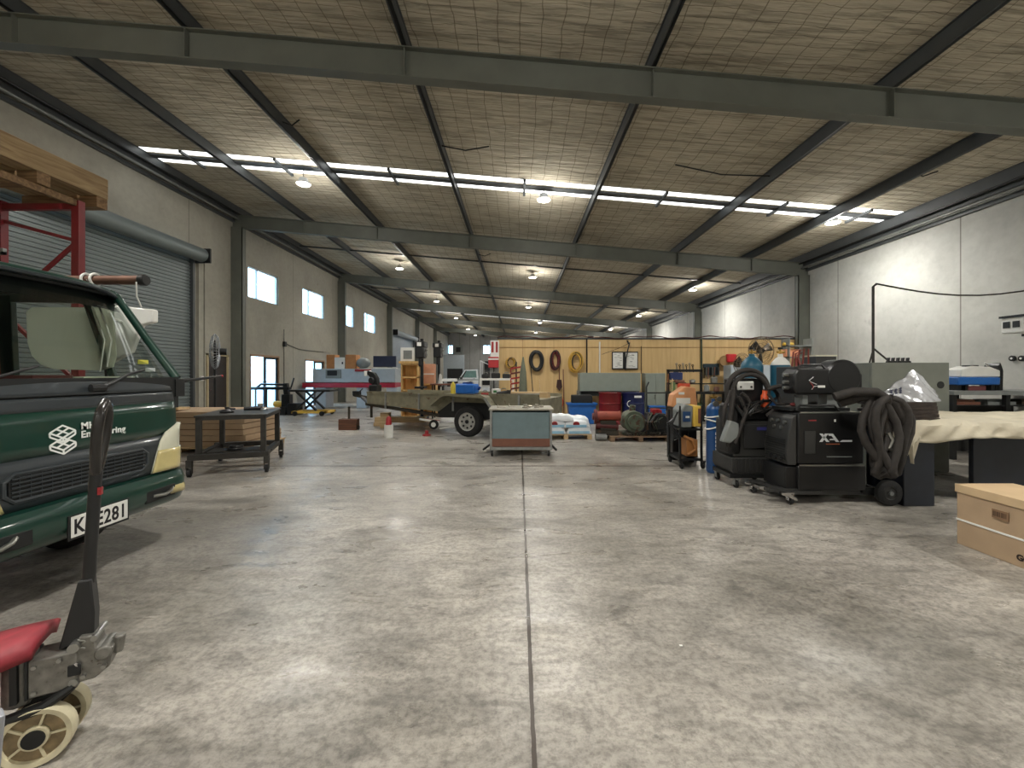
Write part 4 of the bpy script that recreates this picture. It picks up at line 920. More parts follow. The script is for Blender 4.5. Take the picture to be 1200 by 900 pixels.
# --- drill presses
def drill(label, x, Y, top, seed):
    random.seed(seed)
    t = T('drill_press', label, 'drill press', (x, Y, 0), 0)
    MB().box(-0.20,0.20,-0.25,0.25,0,0.10).build('base', m_blackm, t, bev=0.02)
    MB().cyl((0,0.05,0.1),(0,0.05,top-0.1),0.055).build('column', m_blackm, t)
    MB().box(-0.17,0.15,-0.28,0.12,1.02,1.09).build('table', m_blackm, t, bev=0.01)
    MB().box(-0.14,0.13,-0.30,0.22,top-0.75,top-0.38).box(-0.17,0.16,-0.32,0.26,top-0.40,top-0.20).cyl((0,-0.22,top-1.02),(0,-0.22,top-0.7),0.05).build('head', m_black, t, bev=0.04)
    MB().cyl((0,0.2,top-0.62),(0,0.42,top-0.62),0.10).build('motor', m_blackm, t)
    mb = MB()
    for k in range(3):
        a_ = k*2.1+0.5; mb.tube([(0.14,-0.18,top-0.55),(0.20+0.0,-0.18+0.16*math.cos(a_),top-0.55+0.16*math.sin(a_))],0.012)
    mb.build('feed_handle', m_chrome, t)
    MB().box(-0.07,0.06,-0.325,-0.315,top-0.36,top-0.24).build('label_plate', m_white, t)
    return t
drill('tall black drill press left of the white utility truck', PX(494,14.0), 14.0, 2.75, 1)
drill('second black drill press nearer the end wall windows', PX(514,16.2), 16.2, 2.86, 2)
t = T('steel_side_table', 'small dark table with a brown top near the white utility truck', 'table', (PX(524,14.6), 14.2, 0)); MB().box(-0.5,0.55,0,0.5,1.12,1.17).build('table_top', m_brown, t)
for x in (-0.45,0.45):
    for y in (0.03,0.42): MB().box(x,x+0.04,y,y+0.04,0,1.12).build('leg', m_blackm, t)
t = T('white_cone_bottle', 'white conical bottle on the brown table top', 'bottle', (PX(516,14.4), 14.4, 1.17)); MB().lathe([(0.08,0),(0.08,0.03),(0.04,0.28),(0.02,0.33)]).build('bottle_body', m_white, t)
# ================================================================ white utility truck far away
UT = T('utility_truck', 'small white utility truck parked near the end wall', 'truck', (PX(538,33.5), 33.0, 0))
m_ut = M('utility_white', (214,218,220), 0.3, coat=0.4)
MB().prism([(0,0.55),(-0.05,1.0),(0.08,1.15),(0.50,1.80),(1.50,1.84),(1.58,1.2),(1.58,0.6),(1.25,0.6),(1.15,0.85),(0.9,0.95),(0.65,0.85),(0.55,0.55)], 'y', 0, 1.6).build('cab', m_ut, UT, bev=0.04)
MB().prism([(0.28,1.20),(0.62,1.72),(1.38,1.74),(1.42,1.20)], 'y', -0.01, 0.0).build('side_window', M('side_glass_dark',(110,140,135),0.1), UT)
MB().prism([(0.20,1.18),(0.58,1.74),(0.66,1.74),(0.34,1.18)], 'y', -0.02, -0.008).box(0.14,0.34,-0.12,-0.02,1.10,1.24).build('mirror', m_black, UT)
MB().box(-0.08,1.55,-0.02,0.0,1.02,1.06).box(1.18,1.30,-0.03,0.0,1.10,1.13).box(-0.1,0.5,0,1.6,0.42,0.60).build('trim_strip', m_black, UT)
for x in (0.9, 3.5):
    for y in (0.12,1.48):
        a, b_ = MB(), MB(); wheel(a, b_, (x,y,0.33), 0.33, 0.2); tt = a.build('tyre', m_rub, UT); b_.build('rim', m_grey, tt)
MB().box(1.65,4.6,-0.05,1.65,1.02,1.16).build('tray', m_ut, UT, bev=0.01)
MB().box(1.6,4.6,0.4,0.55,0.6,1.0).box(1.6,4.6,1.05,1.2,0.6,1.0).build('chassis_rail', m_blackm, UT)
MB().bar((1.72,0,1.1),(1.72,0,2.5),0.07).bar((1.72,1.6,1.1),(1.72,1.6,2.5),0.07).bar((1.72,0,2.5),(1.72,1.6,2.5),0.07).bar((2.6,0,1.1),(2.6,0,2.1),0.07).bar((1.72,0,2.5),(2.6,0,2.1),0.06).build('headboard', m_ut, UT)
MB().box(2.0,4.4,0.1,1.4,1.16,1.75).cyl((2.4,0.7,1.7),(2.4,0.7,2.5),0.45).box(2.8,4.2,0.2,1.2,1.7,2.1).build('load', m_black, UT, bev=0.08)
t = T('white_low_bench', 'low white bench in front of the utility truck nose', 'bench', (PX(529,30), 30, 0)); MB().box(-0.8,0.35,0,0.6,0.95,1.15).build('bench_top', m_white, t, bev=0.02); MB().box(0.0,0.12,0.1,0.5,0,0.95).box(-0.7,-0.58,0.1,0.5,0,0.95).build('leg', m_blackm, t)
t = T('dark_screen_panel', 'dark panel against the end wall left of the utility truck', 'panel', (PX(533,50), 50, 0)); MB().box(-0.9,0.9,0,0.3,0,2.1).build('panel_body', m_dark, t, bev=0.02)
t = T('pale_partition', 'pale blue-grey partition in front of the end wall', 'partition', (0,0,0)); MB().box(PX(517,54),PX(544,54),54,54.1,0,PZ(416,54)).build('sheet', m_pale, t, smooth=False)
t = T('air_conditioner', 'dark square fan unit beside the left end wall window', 'fan unit', (PX(537,57.3), 57.385, PZ(410,57.3))); MB().box(-0.7,0.6,0,0.1,-0.6,0.6).build('surround', m_grey, t); MB().box(-0.3,0.3,-0.1,0,-0.3,0.35).build('grille', m_black, t)
# ================================================================ plywood partition
YP = 14.45
m_plyw = Mwood('plywood_sheet', (212,182,130), (200,168,116), 'Z', scale=1.2, rough=0.6)
x0p, x1p = PX(583,YP), XR-0.03; zt = 2.68
pw = MB(); n = 7
xs = [x0p, PX(612.5,YP), PX(649,YP), PX(687,YP), PX(752,YP), PX(786,YP), PX(838,YP), PX(880,YP), x1p]
for a, c in zip(xs[:-1], xs[1:]): pw.box(a+0.006, c-0.006, YP, YP+0.018, 0.10, zt-0.02)
S('partition_plywood', pw, m_plyw, smooth=False)
S('partition_frame', MB().box(x0p,x1p,YP+0.018,YP+0.1,0,zt).box(x0p,x1p,YP-0.01,YP+0.1,0,0.10), Mwood('frame_pine',(168,128,84),(140,100,62),'X'), smooth=False)
S('partition_top_rail', MB().box(x0p,x1p,YP-0.02,YP+0.12,zt-0.02,zt+0.03), m_beam2, smooth=False)
S('partition_batten', MB().box(x0p,x1p,YP-0.015,YP,zt-0.30,zt-0.28), M('batten_brown',(150,112,64),0.6), smooth=False)
t = T('air_hose_line', 'dark red hose running along the top of the plywood wall', 'hose', (0,YP-0.05,0)); pts = []
for i in range(60):
    x = x0p + (PX(948,YP)-x0p)*i/59; pts.append((x, 0, zt+0.05+0.03*math.sin(i*0.5)+0.02*math.sin(i*1.3)))
MB().tube(pts, 0.018, 6).build('hose_run', M('dark_red_hose',(70,28,26),0.5), t)
for i, (px_, w_, z0, z1, mt, lb) in enumerate(((687.5,0.03,1.2,zt,m_blackm,'black vertical conduit at the plywood seam beside the yellow hose'),(702.5,0.035,1.0,zt-0.1,m_white,'white vertical pipe on the plywood wall above the drums'),(821.5,0.045,0.1,zt,M('dark_green_pipe',(54,66,50),0.5),'dark green vertical pipe on the plywood wall by the tool board'),(751,0.012,1.5,zt-.25,m_blackm,'thin black vertical wire right of the noticeboard'))):
    tag(MB().cyl((0,0,z0),(0,0,z1),w_/1.4,n=8).build('wall_pipe', mt, None, loc=(PX(px_,YP),YP-0.035,0)), lb, 'pipe')
# coils of hose
def coil(name, label, px_, py_, rx, rz, mats, turns, thick, seed):
    random.seed(seed); t = T(name, label, 'hose coil', (PX(px_,YP-0.12), YP-0.10, PZ(py_,YP-0.12)), 0)
    for k in range(turns):
        j_ = lambda s_: random.uniform(-s_, s_)
        q0 = random.uniform(.66,1.0); a_ = rx*q0*(1+j_(.05)); b2 = rz*(q0*.6+.4)*(1+j_(.05)); cx = j_(0.03); cz = -abs(j_(0.06)); pts = []
        for i in range(28):
            q = 2*math.pi*i/28; pts.append((cx+a_*math.cos(q), j_(0.006)-0.015*(k%4), cz+b2*math.sin(q)))
        MB().tube(pts, thick, 6, closed=True).build('hose_loop', mats[k % len(mats)], t)
    MB().tube([(0,0.10,rz*0.72),(0,-0.06,rz*0.74),(0,-0.08,rz*0.9)],0.012,6).build('hook', m_blackm, t)
    return t
m_oh = M('ochre_hose',(190,150,60),0.5); m_bh = M('black_hose',(28,28,30),0.5); m_rh = M('maroon_hose',(96,30,32),0.5); m_or = M('orange_hose',(190,70,36),0.5)
coil('hose_coil','large black coiled cable on the plywood wall',628.5,421.5,0.22,0.33,[m_bh],12,0.026,3)
coil('hose_coil','dark maroon coiled hose beside the black coil',650.5,421,0.155,0.32,[m_rh,m_bh,m_rh],11,0.022,4)
coil('hose_coil','yellow coiled hose on the plywood wall, rightmost coil',674.5,423,0.22,0.33,[m_oh,m_oh,m_bh,m_oh],12,0.022,5)
coil('hose_coil','small ochre and black coil at the left end of the plywood',599.5,424,0.17,0.17,[m_oh,m_bh,m_oh],9,0.02,6)
coil('hose_coil','orange hose loops lowest on the plywood by the brooms',655,470,0.16,0.22,[m_or,m_oh],4,0.014,8)
# extinguisher with its sign
t = T('fire_extinguisher_sign', 'white and red fire extinguisher location sign on the plywood end', 'sign', (PX(579.5,14.3), 14.3, 0)); MB().box(-0.14,0.15,0,0.02,PZ(422,14.3),PZ(399,14.3)).build('sign_board', m_white, t)
MB().box(-0.10,-0.03,-0.004,0,PZ(413,14.3),PZ(400.5,14.3)).box(0.04,0.11,-0.004,0,PZ(413,14.3),PZ(400.5,14.3)).build('red_bars', m_red, t)
MB().box(-0.16,0.15,0.02,0.05,0.0,PZ(399,14.3)).build('post', m_galv, t)
t = T('fire_extinguisher_cabinet', 'red cabinet with a white band below the extinguisher sign', 'cabinet', (PX(579,14.2), 14.0, PZ(431,14.0))); MB().box(-0.18,0.16,0,0.18,0,0.36).build('cabinet_body', M('pinkish_red',(176,48,52),0.5), t, bev=0.02); MB().box(-0.18,0.16,-0.005,0,0.26,0.31).build('band', m_white, t); MB().tube([(0,0.09,0),(0,0.09,-1.65)],0.02).build('stand', m_blackm, t)
# bench of welding odds in front of plywood, left
BN = T('white_frame_trolley', 'white framed trolley stacked with black tools left of the hose coils', 'trolley', (PX(586,13.0), 12.9, 0))
MB().box(-0.62,0.42,0,0.5,1.30,1.36).build('top', m_white, BN); MB().box(-0.62,0.42,0.02,0.48,0.80,0.84).build('shelf', m_blackm, BN)
for x in (-0.62,0.38):
    for y in (0.0,0.45): MB().box(x,x+0.04,y,y+0.05,0,1.32).build('leg', m_white, BN)
for i, (x, s_, mt, z, lb) in enumerate(((-0.44,0.12,m_black,1.36,'black motor on the left of the white framed trolley'),(-0.12,0.15,m_blackm,1.36,'dark drill case in the middle of the white framed trolley'),(0.20,0.13,m_black,1.36,'black tool on the right of the white framed trolley'),(-0.18,0.11,m_yel,0.84,'yellow case on the trolley shelf'),(0.12,0.15,M('tan_case',(190,150,92),0.6),0.84,'tan case on the trolley shelf'),(-0.46,0.11,m_dark,0.84,'dark case at the left of the trolley shelf'))):
    t = T('tool_case', lb, 'tool', (BN.location[0]+x, 13.12, z)); MB().box(-s_,s_*0.8,-0.1,0.1,0,s_*1.1).build('case_body', mt, t, bev=0.03); MB().tube([(-s_*.5,0,s_*1.1),(-s_*.4,0,s_*1.4),(s_*.3,0,s_*1.4),(s_*.4,0,s_*1.1)],0.014).build('handle', m_steel, t)
# gas stand/red tree of clamps
t = T('clamp_rack', 'red and black stand hung with clamps left of the brooms', 'rack', (PX(605,12.6), 12.6, 0)); MB().box(-0.2,0.2,-0.15,0.15,0,0.04).cyl((0,0,0),(0,0,1.85),0.02).build('post', m_blackm, t)
for k in range(6): MB().bar((-0.16,-0.04,0.9+k*0.15),(0.14,-0.04,0.95+k*0.15),0.05).bar((-0.16,-0.04,0.9+k*0.15),(-0.16,-0.04,0.78+k*0.15),0.03).build('clamp', (m_red, m_rh, m_red)[k % 3], t)
MB().ring((0.05,-0.05,0.75),0.18,0.03,'Y').build('cable_loop', m_black, t)
t = T('sheet_roll', 'grey green conical roll of sheet standing behind the trailer', 'sheet roll', (PX(613,12.2), 12.2, 0)); MB().lathe([(0.11,0),(0.12,1.0),(0.09,1.55),(0.03,1.9),(0.02,1.98)],n=16).build('roll_body', M('olive_sheet',(96,100,84),0.6), t)
def broom(label, px0, px1, Y0, ztop, mat, head, Y1=None):
    Y1 = Y1 or YP-0.04
    t = T('broom', label, 'broom', (PX(px0,Y0), Y0, 0)); dx = PX(px1,Y1)-PX(px0,Y0); dy = Y1-Y0
    MB().tube([(0,0,0.08),(dx,dy,ztop)],0.014,8).build('handle', mat, t); MB().box(-0.16,0.16,-0.04,0.04,0.0,0.09).build('head', head, t, bev=0.01)
m_bh2 = Mwood('broom_handle',(186,120,70),(150,90,50),'Z')
broom('brown broom leaning left of the black coil, nearest', 618, 615, 13.6, 1.55, m_bh2, m_black)
broom('dark rake leaning below the black coil', 627, 622, 13.7, 1.75, m_blackm, m_blackm)
broom('thin pale broom below the black coil', 634, 632, 13.8, 1.3, m_pine, m_red)
broom('dark long broom below the maroon coil', 661, 660, 13.9, 1.65, M('maroon_stick',(92,44,36),0.5), m_blackm)
t = T('shovel', 'dark brown shovel hanging below the maroon coil', 'shovel', (PX(655.5,YP-.08), YP-0.06, 0)); MB().tube([(0,0,1.25),(0,0,2.0)],0.016).build('handle', M('maroon_stick',(92,44,36),0.5), t); MB().prism([(-0.07,1.3),(0.07,1.3),(0.10,1.05),(0,0.92),(-0.10,1.05)],'y',-0.02,0.0).build('blade', M('dark_brown_blade',(60,34,30),0.5), t)

# odds and ends lying on the trailer deck, right of the mudguard
def on_deck(name, label, cat, x, y, build):
    t = T(name, label, cat, onTL(x, y, 0.903), ang); build(t); return t
on_deck('pine_plank', 'long pale plank lying along the back of the trailer deck', 'plank', 1.0, 0.9, lambda t: MB().box(-0.65,0.65,-0.1,0.1,0,0.14).build('plank_body', m_pine, t))
on_deck('white_box', 'small white box with a green mark on the trailer deck', 'box', 0.35, 0.6, lambda t: (MB().box(-0.09,0.09,-0.08,0.08,0,0.22).build('box_body', m_white, t, bev=0.01), MB().box(-0.04,0.05,-0.085,-0.08,0.12,0.18).build('green_mark', M('leaf_green',(50,120,60),0.5), t)))
on_deck('steel_rod_bundle', 'bundle of grey steel rods on the trailer deck behind the cart', 'rods', 0.95, 0.35, lambda t: [MB().cyl((-0.55+0.04*k,0.03*k,0.02+0.025*(k%3)+0.02),(0.6,0.03*k-0.02,0.03+0.03*(k%3)+0.02),0.014,n=8).build('rod', m_steel, t) for k in range(6)])
on_deck('dark_grinder', 'dark power tool lying on the trailer deck near the blue can', 'tool', 0.62, 0.4, lambda t: MB().tube([(-0.15,0,0.10),(0.05,0,0.12),(0.16,0,0.16)],[0.05,0.06,0.04],12).cyl((0.16,0,0.06),(0.16,0,0.2),0.05).build('tool_body', m_black, t))
# ================================================================ MIDDLE / RIGHT: against the plywood
t = T('noticeboard', 'dark framed noticeboard with white sheets on the plywood wall', 'noticeboard', (PX(732,YP), YP-0.05, PZ(422.5,YP)))
MB().box(-0.44,0.44,-0.01,0.03,-0.30,0.30).build('frame', m_blackm, t, bev=0.01)
for a_, c_ in ((-0.41,-0.08),(0.02,0.41)): MB().box(a_,c_,-0.02,-0.008,-0.26,0.26).build('paper_sheet', m_white, t)
pm = MB(); random.seed(3)
for k in range(26): 
    x = random.choice([-0.25,0.2])+random.uniform(-.12,.12); z = random.uniform(-.22,.22); pm.box(x-0.04,x+0.04,-0.023,-0.02,z,z+0.012)
pm.build('print', m_grey, t)
t = T('hanging_lead', 'thick black lead hanging in front of the noticeboard', 'cable', (PX(734,YP), YP-0.12, 0)); MB().tube([(0.08,0,2.55),(0.02,0,2.3),(-0.04,0,2.0),(-0.06,0,1.62)],0.022).tube([(0.02,0,2.5),(-0.3,0,2.35),(-0.85,0,2.15)],0.008,6).tube([(0.05,0,2.5),(0.0,0,2.62)],0.03).build('lead', m_black, t)
m_gp = M('sage_grey_paint', (132,140,132), 0.45, var=0.05)
t = T('folding_machine', 'long sage grey sheet metal folding machine behind the drums', 'machine', (PX(716,13.4), 13.4, 0))
MB().box(-0.98,0.93,0,0.5,0.95,1.53).build('body', m_gp, t, bev=0.01); MB().box(-0.95,0.9,0.05,0.45,0.80,0.95).build('recess_shade_box', m_dark, t)  # dark box paints the shade of the recess under the body
for x in (-1.02,0.80): MB().box(x,x+0.09,0.05,0.45,0,0.96).build('leg', m_grey, t)
t = T('steel_cupboard', 'tall sage grey steel cupboard right of the blue drum', 'cupboard', (PX(768,13.5), 13.5, 0))
MB().box(-0.30,0.32,0,0.45,0,1.52).build('body', m_gp, t, bev=0.01); MB().box(-0.28,0.0,-0.015,0,0.05,1.48).build('door', m_gp, t); MB().box(0.01,0.30,-0.015,0,0.05,1.48).build('door', m_gp, t); MB().box(-0.04,-0.02,-0.03,-0.015,0.7,0.85).build('handle', m_chrome, t)
m_tub = M('royal_blue_plastic', (24,92,168), 0.45, var=0.1)
t = T('plastic_tub', 'bright blue rectangular tub left of the red drum', 'tub', (1.90, 12.75, 0)); MB().prism([(-0.36,0),(0.36,0),(0.42,0.60),(-0.42,0.60)],'y',0,0.45).build('tub_body', m_tub, t, bev=0.02); MB().box(-0.45,0.45,-0.03,0.48,0.57,0.62).build('rim', m_tub, t); MB().box(-0.3,0.32,0.08,0.4,0.60,0.86).build('dark_contents', m_dark, t, bev=0.03)
t = T('paper_roll', 'blue paper roll and box beside the grey cupboard foot', 'roll', (PX(770,12.6), 12.55, 0)); MB().box(-0.25,0.25,0,0.3,0,0.55).build('box_body', m_tub, t, bev=0.01)
def drum(label, x, Y, mat):
    t = T('steel_drum', label, 'drum', (x, Y, 0)); r = 0.33; h = 0.94
    MB().lathe([(r-0.02,0),(r+0.01,0.005),(r+0.01,0.03),(r-0.005,0.05),(r-0.005,0.30),(r+0.012,0.315),(r-0.005,0.33),(r-0.005,0.61),(r+0.012,0.625),(r-0.005,0.64),(r-0.005,h-0.04),(r+0.01,h-0.02),(r+0.01,h),(r-0.02,h),(r-0.03,h-0.02)],n=36).build('drum_shell', mat, t)
    MB().cyl((0.15,-0.1,h-0.03),(0.15,-0.1,h+0.005),0.035).build('bung', m_galv, t); return t
d1 = drum('dark red steel drum between the blue tub and blue drum', PX(716,12.6), 12.75, M('oxide_red_drum',(112,22,26),0.4,var=0.15))
d2 = drum('navy blue steel drum right of the red drum', PX(743.5,12.6), 12.75, M('navy_drum',(22,32,76),0.4,var=0.15))
MB().cyl((-0.22,-0.27,0.30),(-0.22,-0.30,0.30),0.05).build('label_sticker', m_white, d1)
MB().ring((-0.16,-0.30,0.62),0.09,0.012,'Y',20,6,90,270).build('label_mark', m_white, d2); MB().box(-0.05,0.16,-0.335,-0.325,0.80,0.86).build('label_strip', m_white, d2)
# pallet of bags
def pallet(name, label, x, Y, w_, d_, mat=m_pine):
    t = T(name, label, 'pallet', (x, Y, 0))
    n_ = 6
    for i in range(n_):
        y = d_*i/(n_-1)*0.88; MB().box(-w_/2,w_/2,y,y+d_*0.12,0.095,0.117).build('deck_board', mat, t)
    for q in (-w_/2, -0.05, w_/2-0.1): MB().box(q,q+0.1,0,d_,0.0,0.095).build('bearer', mat, t)
    return t
pallet('wooden_pallet', 'wooden pallet under white and blue bags right of the cart', PX(664,9.65), 9.75, 1.18, 1.0)
m_bagw = M('white_bag_plastic', (222,228,232), 0.35, var=0.05, bump=0.3, bscale=12); m_bagb = M('pale_blue_print', (150,196,222), 0.4)
def bag(label, x, y, z, w_, d_, h_, printed):
    t = T('plastic_sack', label, 'sack', (x, y, z), random.uniform(-.08,.08), 'white and blue sacks on the pallet')
    def fn(u, v):
        a_, b2 = (u-0.5)*2, (v-0.5)*2; e = max(0,(1-abs(a_)**3.5))*max(0,(1-abs(b2)**3.5))
        return a_*w_/2, b2*d_/2, h_*(0.30+0.70*e**0.35) + 0.012*math.sin(9*a_+3*b2) * e
    mb = MB(); mb.grid(fn, 16, 12); k = len(mb.v); mb.grid(lambda u,v: (fn(u,v)[0], fn(u,v)[1], 0.004), 16, 12)
    n1, n2 = 17, 13
    def idx(i,j): return i*n2+j
    per = [(i,0) for i in range(16)]+[(16,j) for j in range(12)]+[(i,12) for i in range(16,0,-1)]+[(0,j) for j in range(12,0,-1)]
    for q in range(len(per)):
        a_, b2 = per[q], per[(q+1)%len(per)]; mb.f.append((idx(*a_),idx(*b2),k+idx(*b2),k+idx(*a_)))
    mb.build('sack_body', m_bagw, t)
    if printed:
        MB().box(-w_*0.42,w_*0.42,-d_/2-0.006,-d_/2+0.0,h_*0.06,h_*0.42).build('blue_print', m_bagb, t)
    return t
random.seed(11); pos = ['bottom front left','bottom front right','upper front left','upper front right','top']
for i, (x, y, z) in enumerate(((-0.28,0.24,0.12),(0.30,0.24,0.12),(-0.28,0.27,0.26),(0.24,0.27,0.26),(-0.1,0.30,0.40))):
    bb = bag('white and blue plastic sack on the pallet, %s one' % pos[i], PX(664,9.65)+x, 9.75+y, z, 0.56, 0.46, 0.16, i < 4)
    if i in (2,3):
        MB().cyl((0.0,-0.242,0.075),(0.0,-0.225,0.085),0.075).build('red_emblem', m_red, bb)
for i in (1,):
    bag('white plastic sack at the back of the pallet, %s one' % ('left','right')[i], PX(664,9.65)+(-0.28,0.36)[i], 10.5, 0.12, 0.56, 0.42, 0.36, False)
# machinery pallet
pp_ = pallet('machine_pallet', 'dark wooden pallet carrying green and red pump machinery', PX(750,9.5), 9.42, 1.35, 0.95, Mwood('grey_wood',(150,124,98),(104,82,62),'X'))
MX, MY = PX(750,9.5), 9.45
m_gcast = M('faded_green_casting', (84,94,78), 0.5, 0.2, var=0.3, rust=((78,54,42),0.52))
t = T('pump_unit', 'green cast pump body in the middle of the dark pallet', 'pump', (MX-0.10, MY+0.35, 0.12))
MB().lathe([(0.10,0),(0.16,0.04),(0.22,0.10),(0.22,0.30),(0.14,0.36)],(0,0,0.12)).cyl((0,-0.25,0.3),(0,0.2,0.3),0.24,n=28).cyl((0,-0.30,0.3),(0,-0.25,0.3),0.17).cyl((0.0,0,0.5),(0.02,0,0.66),0.07).box(-0.25,0.25,-0.2,0.2,0.0,0.06).build('pump_casing', m_gcast, t, bev=0.01)
t = T('electric_motor', 'long orange-red motor on the left of the dark pallet', 'motor', (MX-0.74, MY+0.28, 0.12), R(-6))
m_or2 = M('faded_orange_red', (148,68,50), 0.5, var=0.15, rust=((92,50,38),0.62))
mb = MB().cyl((-0.18,0,0.42),(0.32,0,0.42),0.105,n=24).cyl((0.32,0,0.42),(0.35,0,0.42),0.12)
mb.build('motor_body', m_or2, t)
MB().cyl((-0.24,0,0.40),(-0.17,0,0.40),0.17,n=24).cyl((-0.28,0,0.40),(-0.24,0,0.40),0.08).cyl((-0.2,0,0.2),(0.3,0,0.18),0.09).build('belt_wheel', M('maroon_casting',(86,34,34),0.5,0.2,var=0.3), t)
MB().box(-0.20,0.30,-0.15,0.15,0.0,0.10).box(-0.1,0.25,-0.08,0.08,0.1,0.32).build('mount', m_dol, t)
t = T('engine_block', 'dark engine block with hoses on the right of the dark pallet', 'engine', (MX+0.41, MY+0.38, 0.12))
MB().box(-0.24,0.26,-0.26,0.26,0,0.30).cyl((0.05,-0.30,0.30),(0.05,0.1,0.30),0.19,n=24).box(-0.15,0.22,-0.18,0.22,0.30,0.48).build('block', m_blackm, t, bev=0.02)
mb = MB()
for k in range(7):
    a_ = random.uniform(-.25,.1); mb2 = MB().tube([(a_,-0.28,0.12),(a_+random.uniform(-.1,.1),-0.34,0.30),(a_+random.uniform(0,.25),-0.25,0.48),(a_+random.uniform(0,.3),0.0,0.52)],0.018,6); mb2.build('hose', (m_black, m_dol, m_gcast)[k%3], t)
MB().cyl((0.0,-0.1,0.48),(0.0,-0.1,0.58),0.11).box(-0.1,0.12,-0.2,-0.05,0.46,0.56).build('air_filter', m_red, t)
MB().lathe([(0.22,0),(0.24,0.01),(0.24,0.05),(0.10,0.06)],(0.28,-0.1,0.12),'X').build('flywheel', m_gcast, t)
t = T('chain_pile', 'pile of rusty chain and clamps on the front edge of the dark pallet', 'chain', (MX+0.15, MY+0.03, 0.12))
mb = MB()
for k in range(24): mb.ring((random.uniform(-.45,.4),random.uniform(-.02,.06),0.03+random.uniform(0,.04)),0.035,0.009,random.choice('XYZ'),12,5)
mb.build('chain_links', m_dol, t); t['kind'] = 'stuff'
t = T('steel_roller', 'two steel rollers lying left of the dark pallet', 'roller', (MX-0.86, MY+0.10, 0)); MB().cyl((-0.12,0,0.08),(0.12,0.03,0.08),0.075).build('roller_drum', m_galv, t); MB().bar((0.12,0.03,0.08),(0.45,0.1,0.08),0.04).build('shaft', m_blackm, t)
# hand trolley / frame
t = T('sack_trolley', 'black tubular sack trolley standing behind the pump pallet', 'trolley', (PX(770,11.2), 11.2, 0))
for x in (-0.27,0.27): MB().tube([(x,0,0.1),(x,0.02,1.15),(x*1.05+(0.08 if x<0 else 0),0.05,1.28)],0.02).build('side_tube', m_blackm, t)
for z in (0.3,0.6,1.0): MB().tube([(-0.27,0,z),(0.27,0,z)],0.016).build('cross_bar', m_blackm, t)
MB().box(-0.25,0.25,-0.2,0.0,0.02,0.03).build('toe_plate', m_blackm, t)
for x in (-0.3,0.3): MB().cyl((x-0.03,0.08,0.13),(x+0.03,0.08,0.13),0.13).build('wheel', m_rub, t)
broom('pale shovel leaning right of the grey cupboard', 781, 783, 13.15, 1.5, m_bh2, m_red, 13.3)
broom('thin stick leaning beside the pale shovel', 786, 788, 12.85, 1.35, m_pine, m_blackm, 13.1)
# tool bench and boards at the right of the plywood
TBn = T('tool_bench', 'dark steel workbench under the tool boards on the plywood wall', 'workbench', (PX(820,13.4), 13.35, 0))
MB().box(-0.92,1.05,0,0.7,0.86,0.93).build('bench_top', m_blackm, TBn); MB().box(-0.9,1.02,0.05,0.65,0.25,0.28).build('lower_shelf', m_blackm, TBn)
for x in (-0.9,0.1,0.98):
    for y in (0.02,0.6): MB().box(x,x+0.06,y,y+0.06,0,0.86).build('leg', m_blackm, TBn)
MB().box(-0.92,-0.86,0.3,0.4,0.93,1.62).box(-0.92,0.2,0.3,0.4,1.56,1.64).box(0.14,0.2,0.3,0.4,0.93,1.62).box(-0.92,0.9,0.3,0.42,1.16,1.20).build('rack_frame', m_blackm, TBn)
random.seed(21)
cl = [('blue tool case on the top rail of the tool rack',-0.66,1.30,0.20,0.24,M('dark_blue_case',(30,46,92),0.5)),('orange power tool case on the tool bench',-0.42,0.93,0.20,0.26,m_or),('green tin on the tool bench, beside the frame post',-0.76,0.93,0.07,0.3,M('moss_green',(96,120,72),0.5)),('silver grinder on the middle shelf of the tool rack',0.55,1.20,0.10,0.2,m_steel),('brown tool case on the middle shelf, left',-0.55,1.20,0.16,0.10,m_brown)]
for lb, x, z, hw_, h_, mt in cl:
    if z == 1.30: z = 1.305
    t = T('tool_box', lb, 'tool box', (TBn.location[0]+x, 13.68, z)); MB().box(-hw_,hw_,-0.10,0.0,0,h_).build('case', mt, t, bev=0.02); MB().box(-hw_*.4,hw_*.4,-0.07,-0.03,h_,h_+0.03).build('handle', m_black, t)
tb = T('tool_board', 'dark green board hung with hand tools on the plywood wall', 'tool board', (PX(833,YP), YP-0.05, 0)); MB().box(-0.27,0.27,0.02,0.05,1.70,1.84).box(-0.2,0.25,0.02,0.04,1.45,1.70).build('board', M('teal_black',(30,48,56),0.5), tb)
for k in range(8): MB().bar((-0.24+k*0.07,0,1.72),(-0.24+k*0.07+random.uniform(-.02,.02),0,1.72-random.uniform(.2,.45)),0.03,0.02).build('hand_tool', (m_blackm,m_steel,m_brown)[k%3], tb)
t2 = T('hand_tools', 'row of hand tools hanging below the tool board', 'tools', (PX(803,YP), YP-0.013, 0))
for k in range(6): MB().tube([(-0.3+k*0.11,0,1.80-0.05*(k%2)),(-0.3+k*0.11+0.02,0,1.55)],0.014,6).ring((-0.3+k*0.11,0,1.83-0.05*(k%2)),0.03,0.01,'Y',12,5).build('spanner', (m_steel,m_blackm)[k%2], t2)
t = T('hose_reel', 'bright red hose reel on the plywood wall left of the wire fans', 'hose reel', (PX(852,YP), YP-0.02, PZ(420,YP))); MB().box(-0.10,0.22,-0.22,-0.03,-0.14,0.14).build('reel_cover', M('bright_red',(190,30,40),0.45), t, bev=0.04)
MB().lathe([(0.06,0),(0.17,0.0),(0.19,0.04),(0.17,0.08),(0.06,0.08)],(-0.14,-0.14,-0.10),'Y').build('reel_drum', M('brown_reel',(140,110,70),0.6), t)
m_wire = M('bare_wire_cage', (112,96,74), 0.4, 0.5)
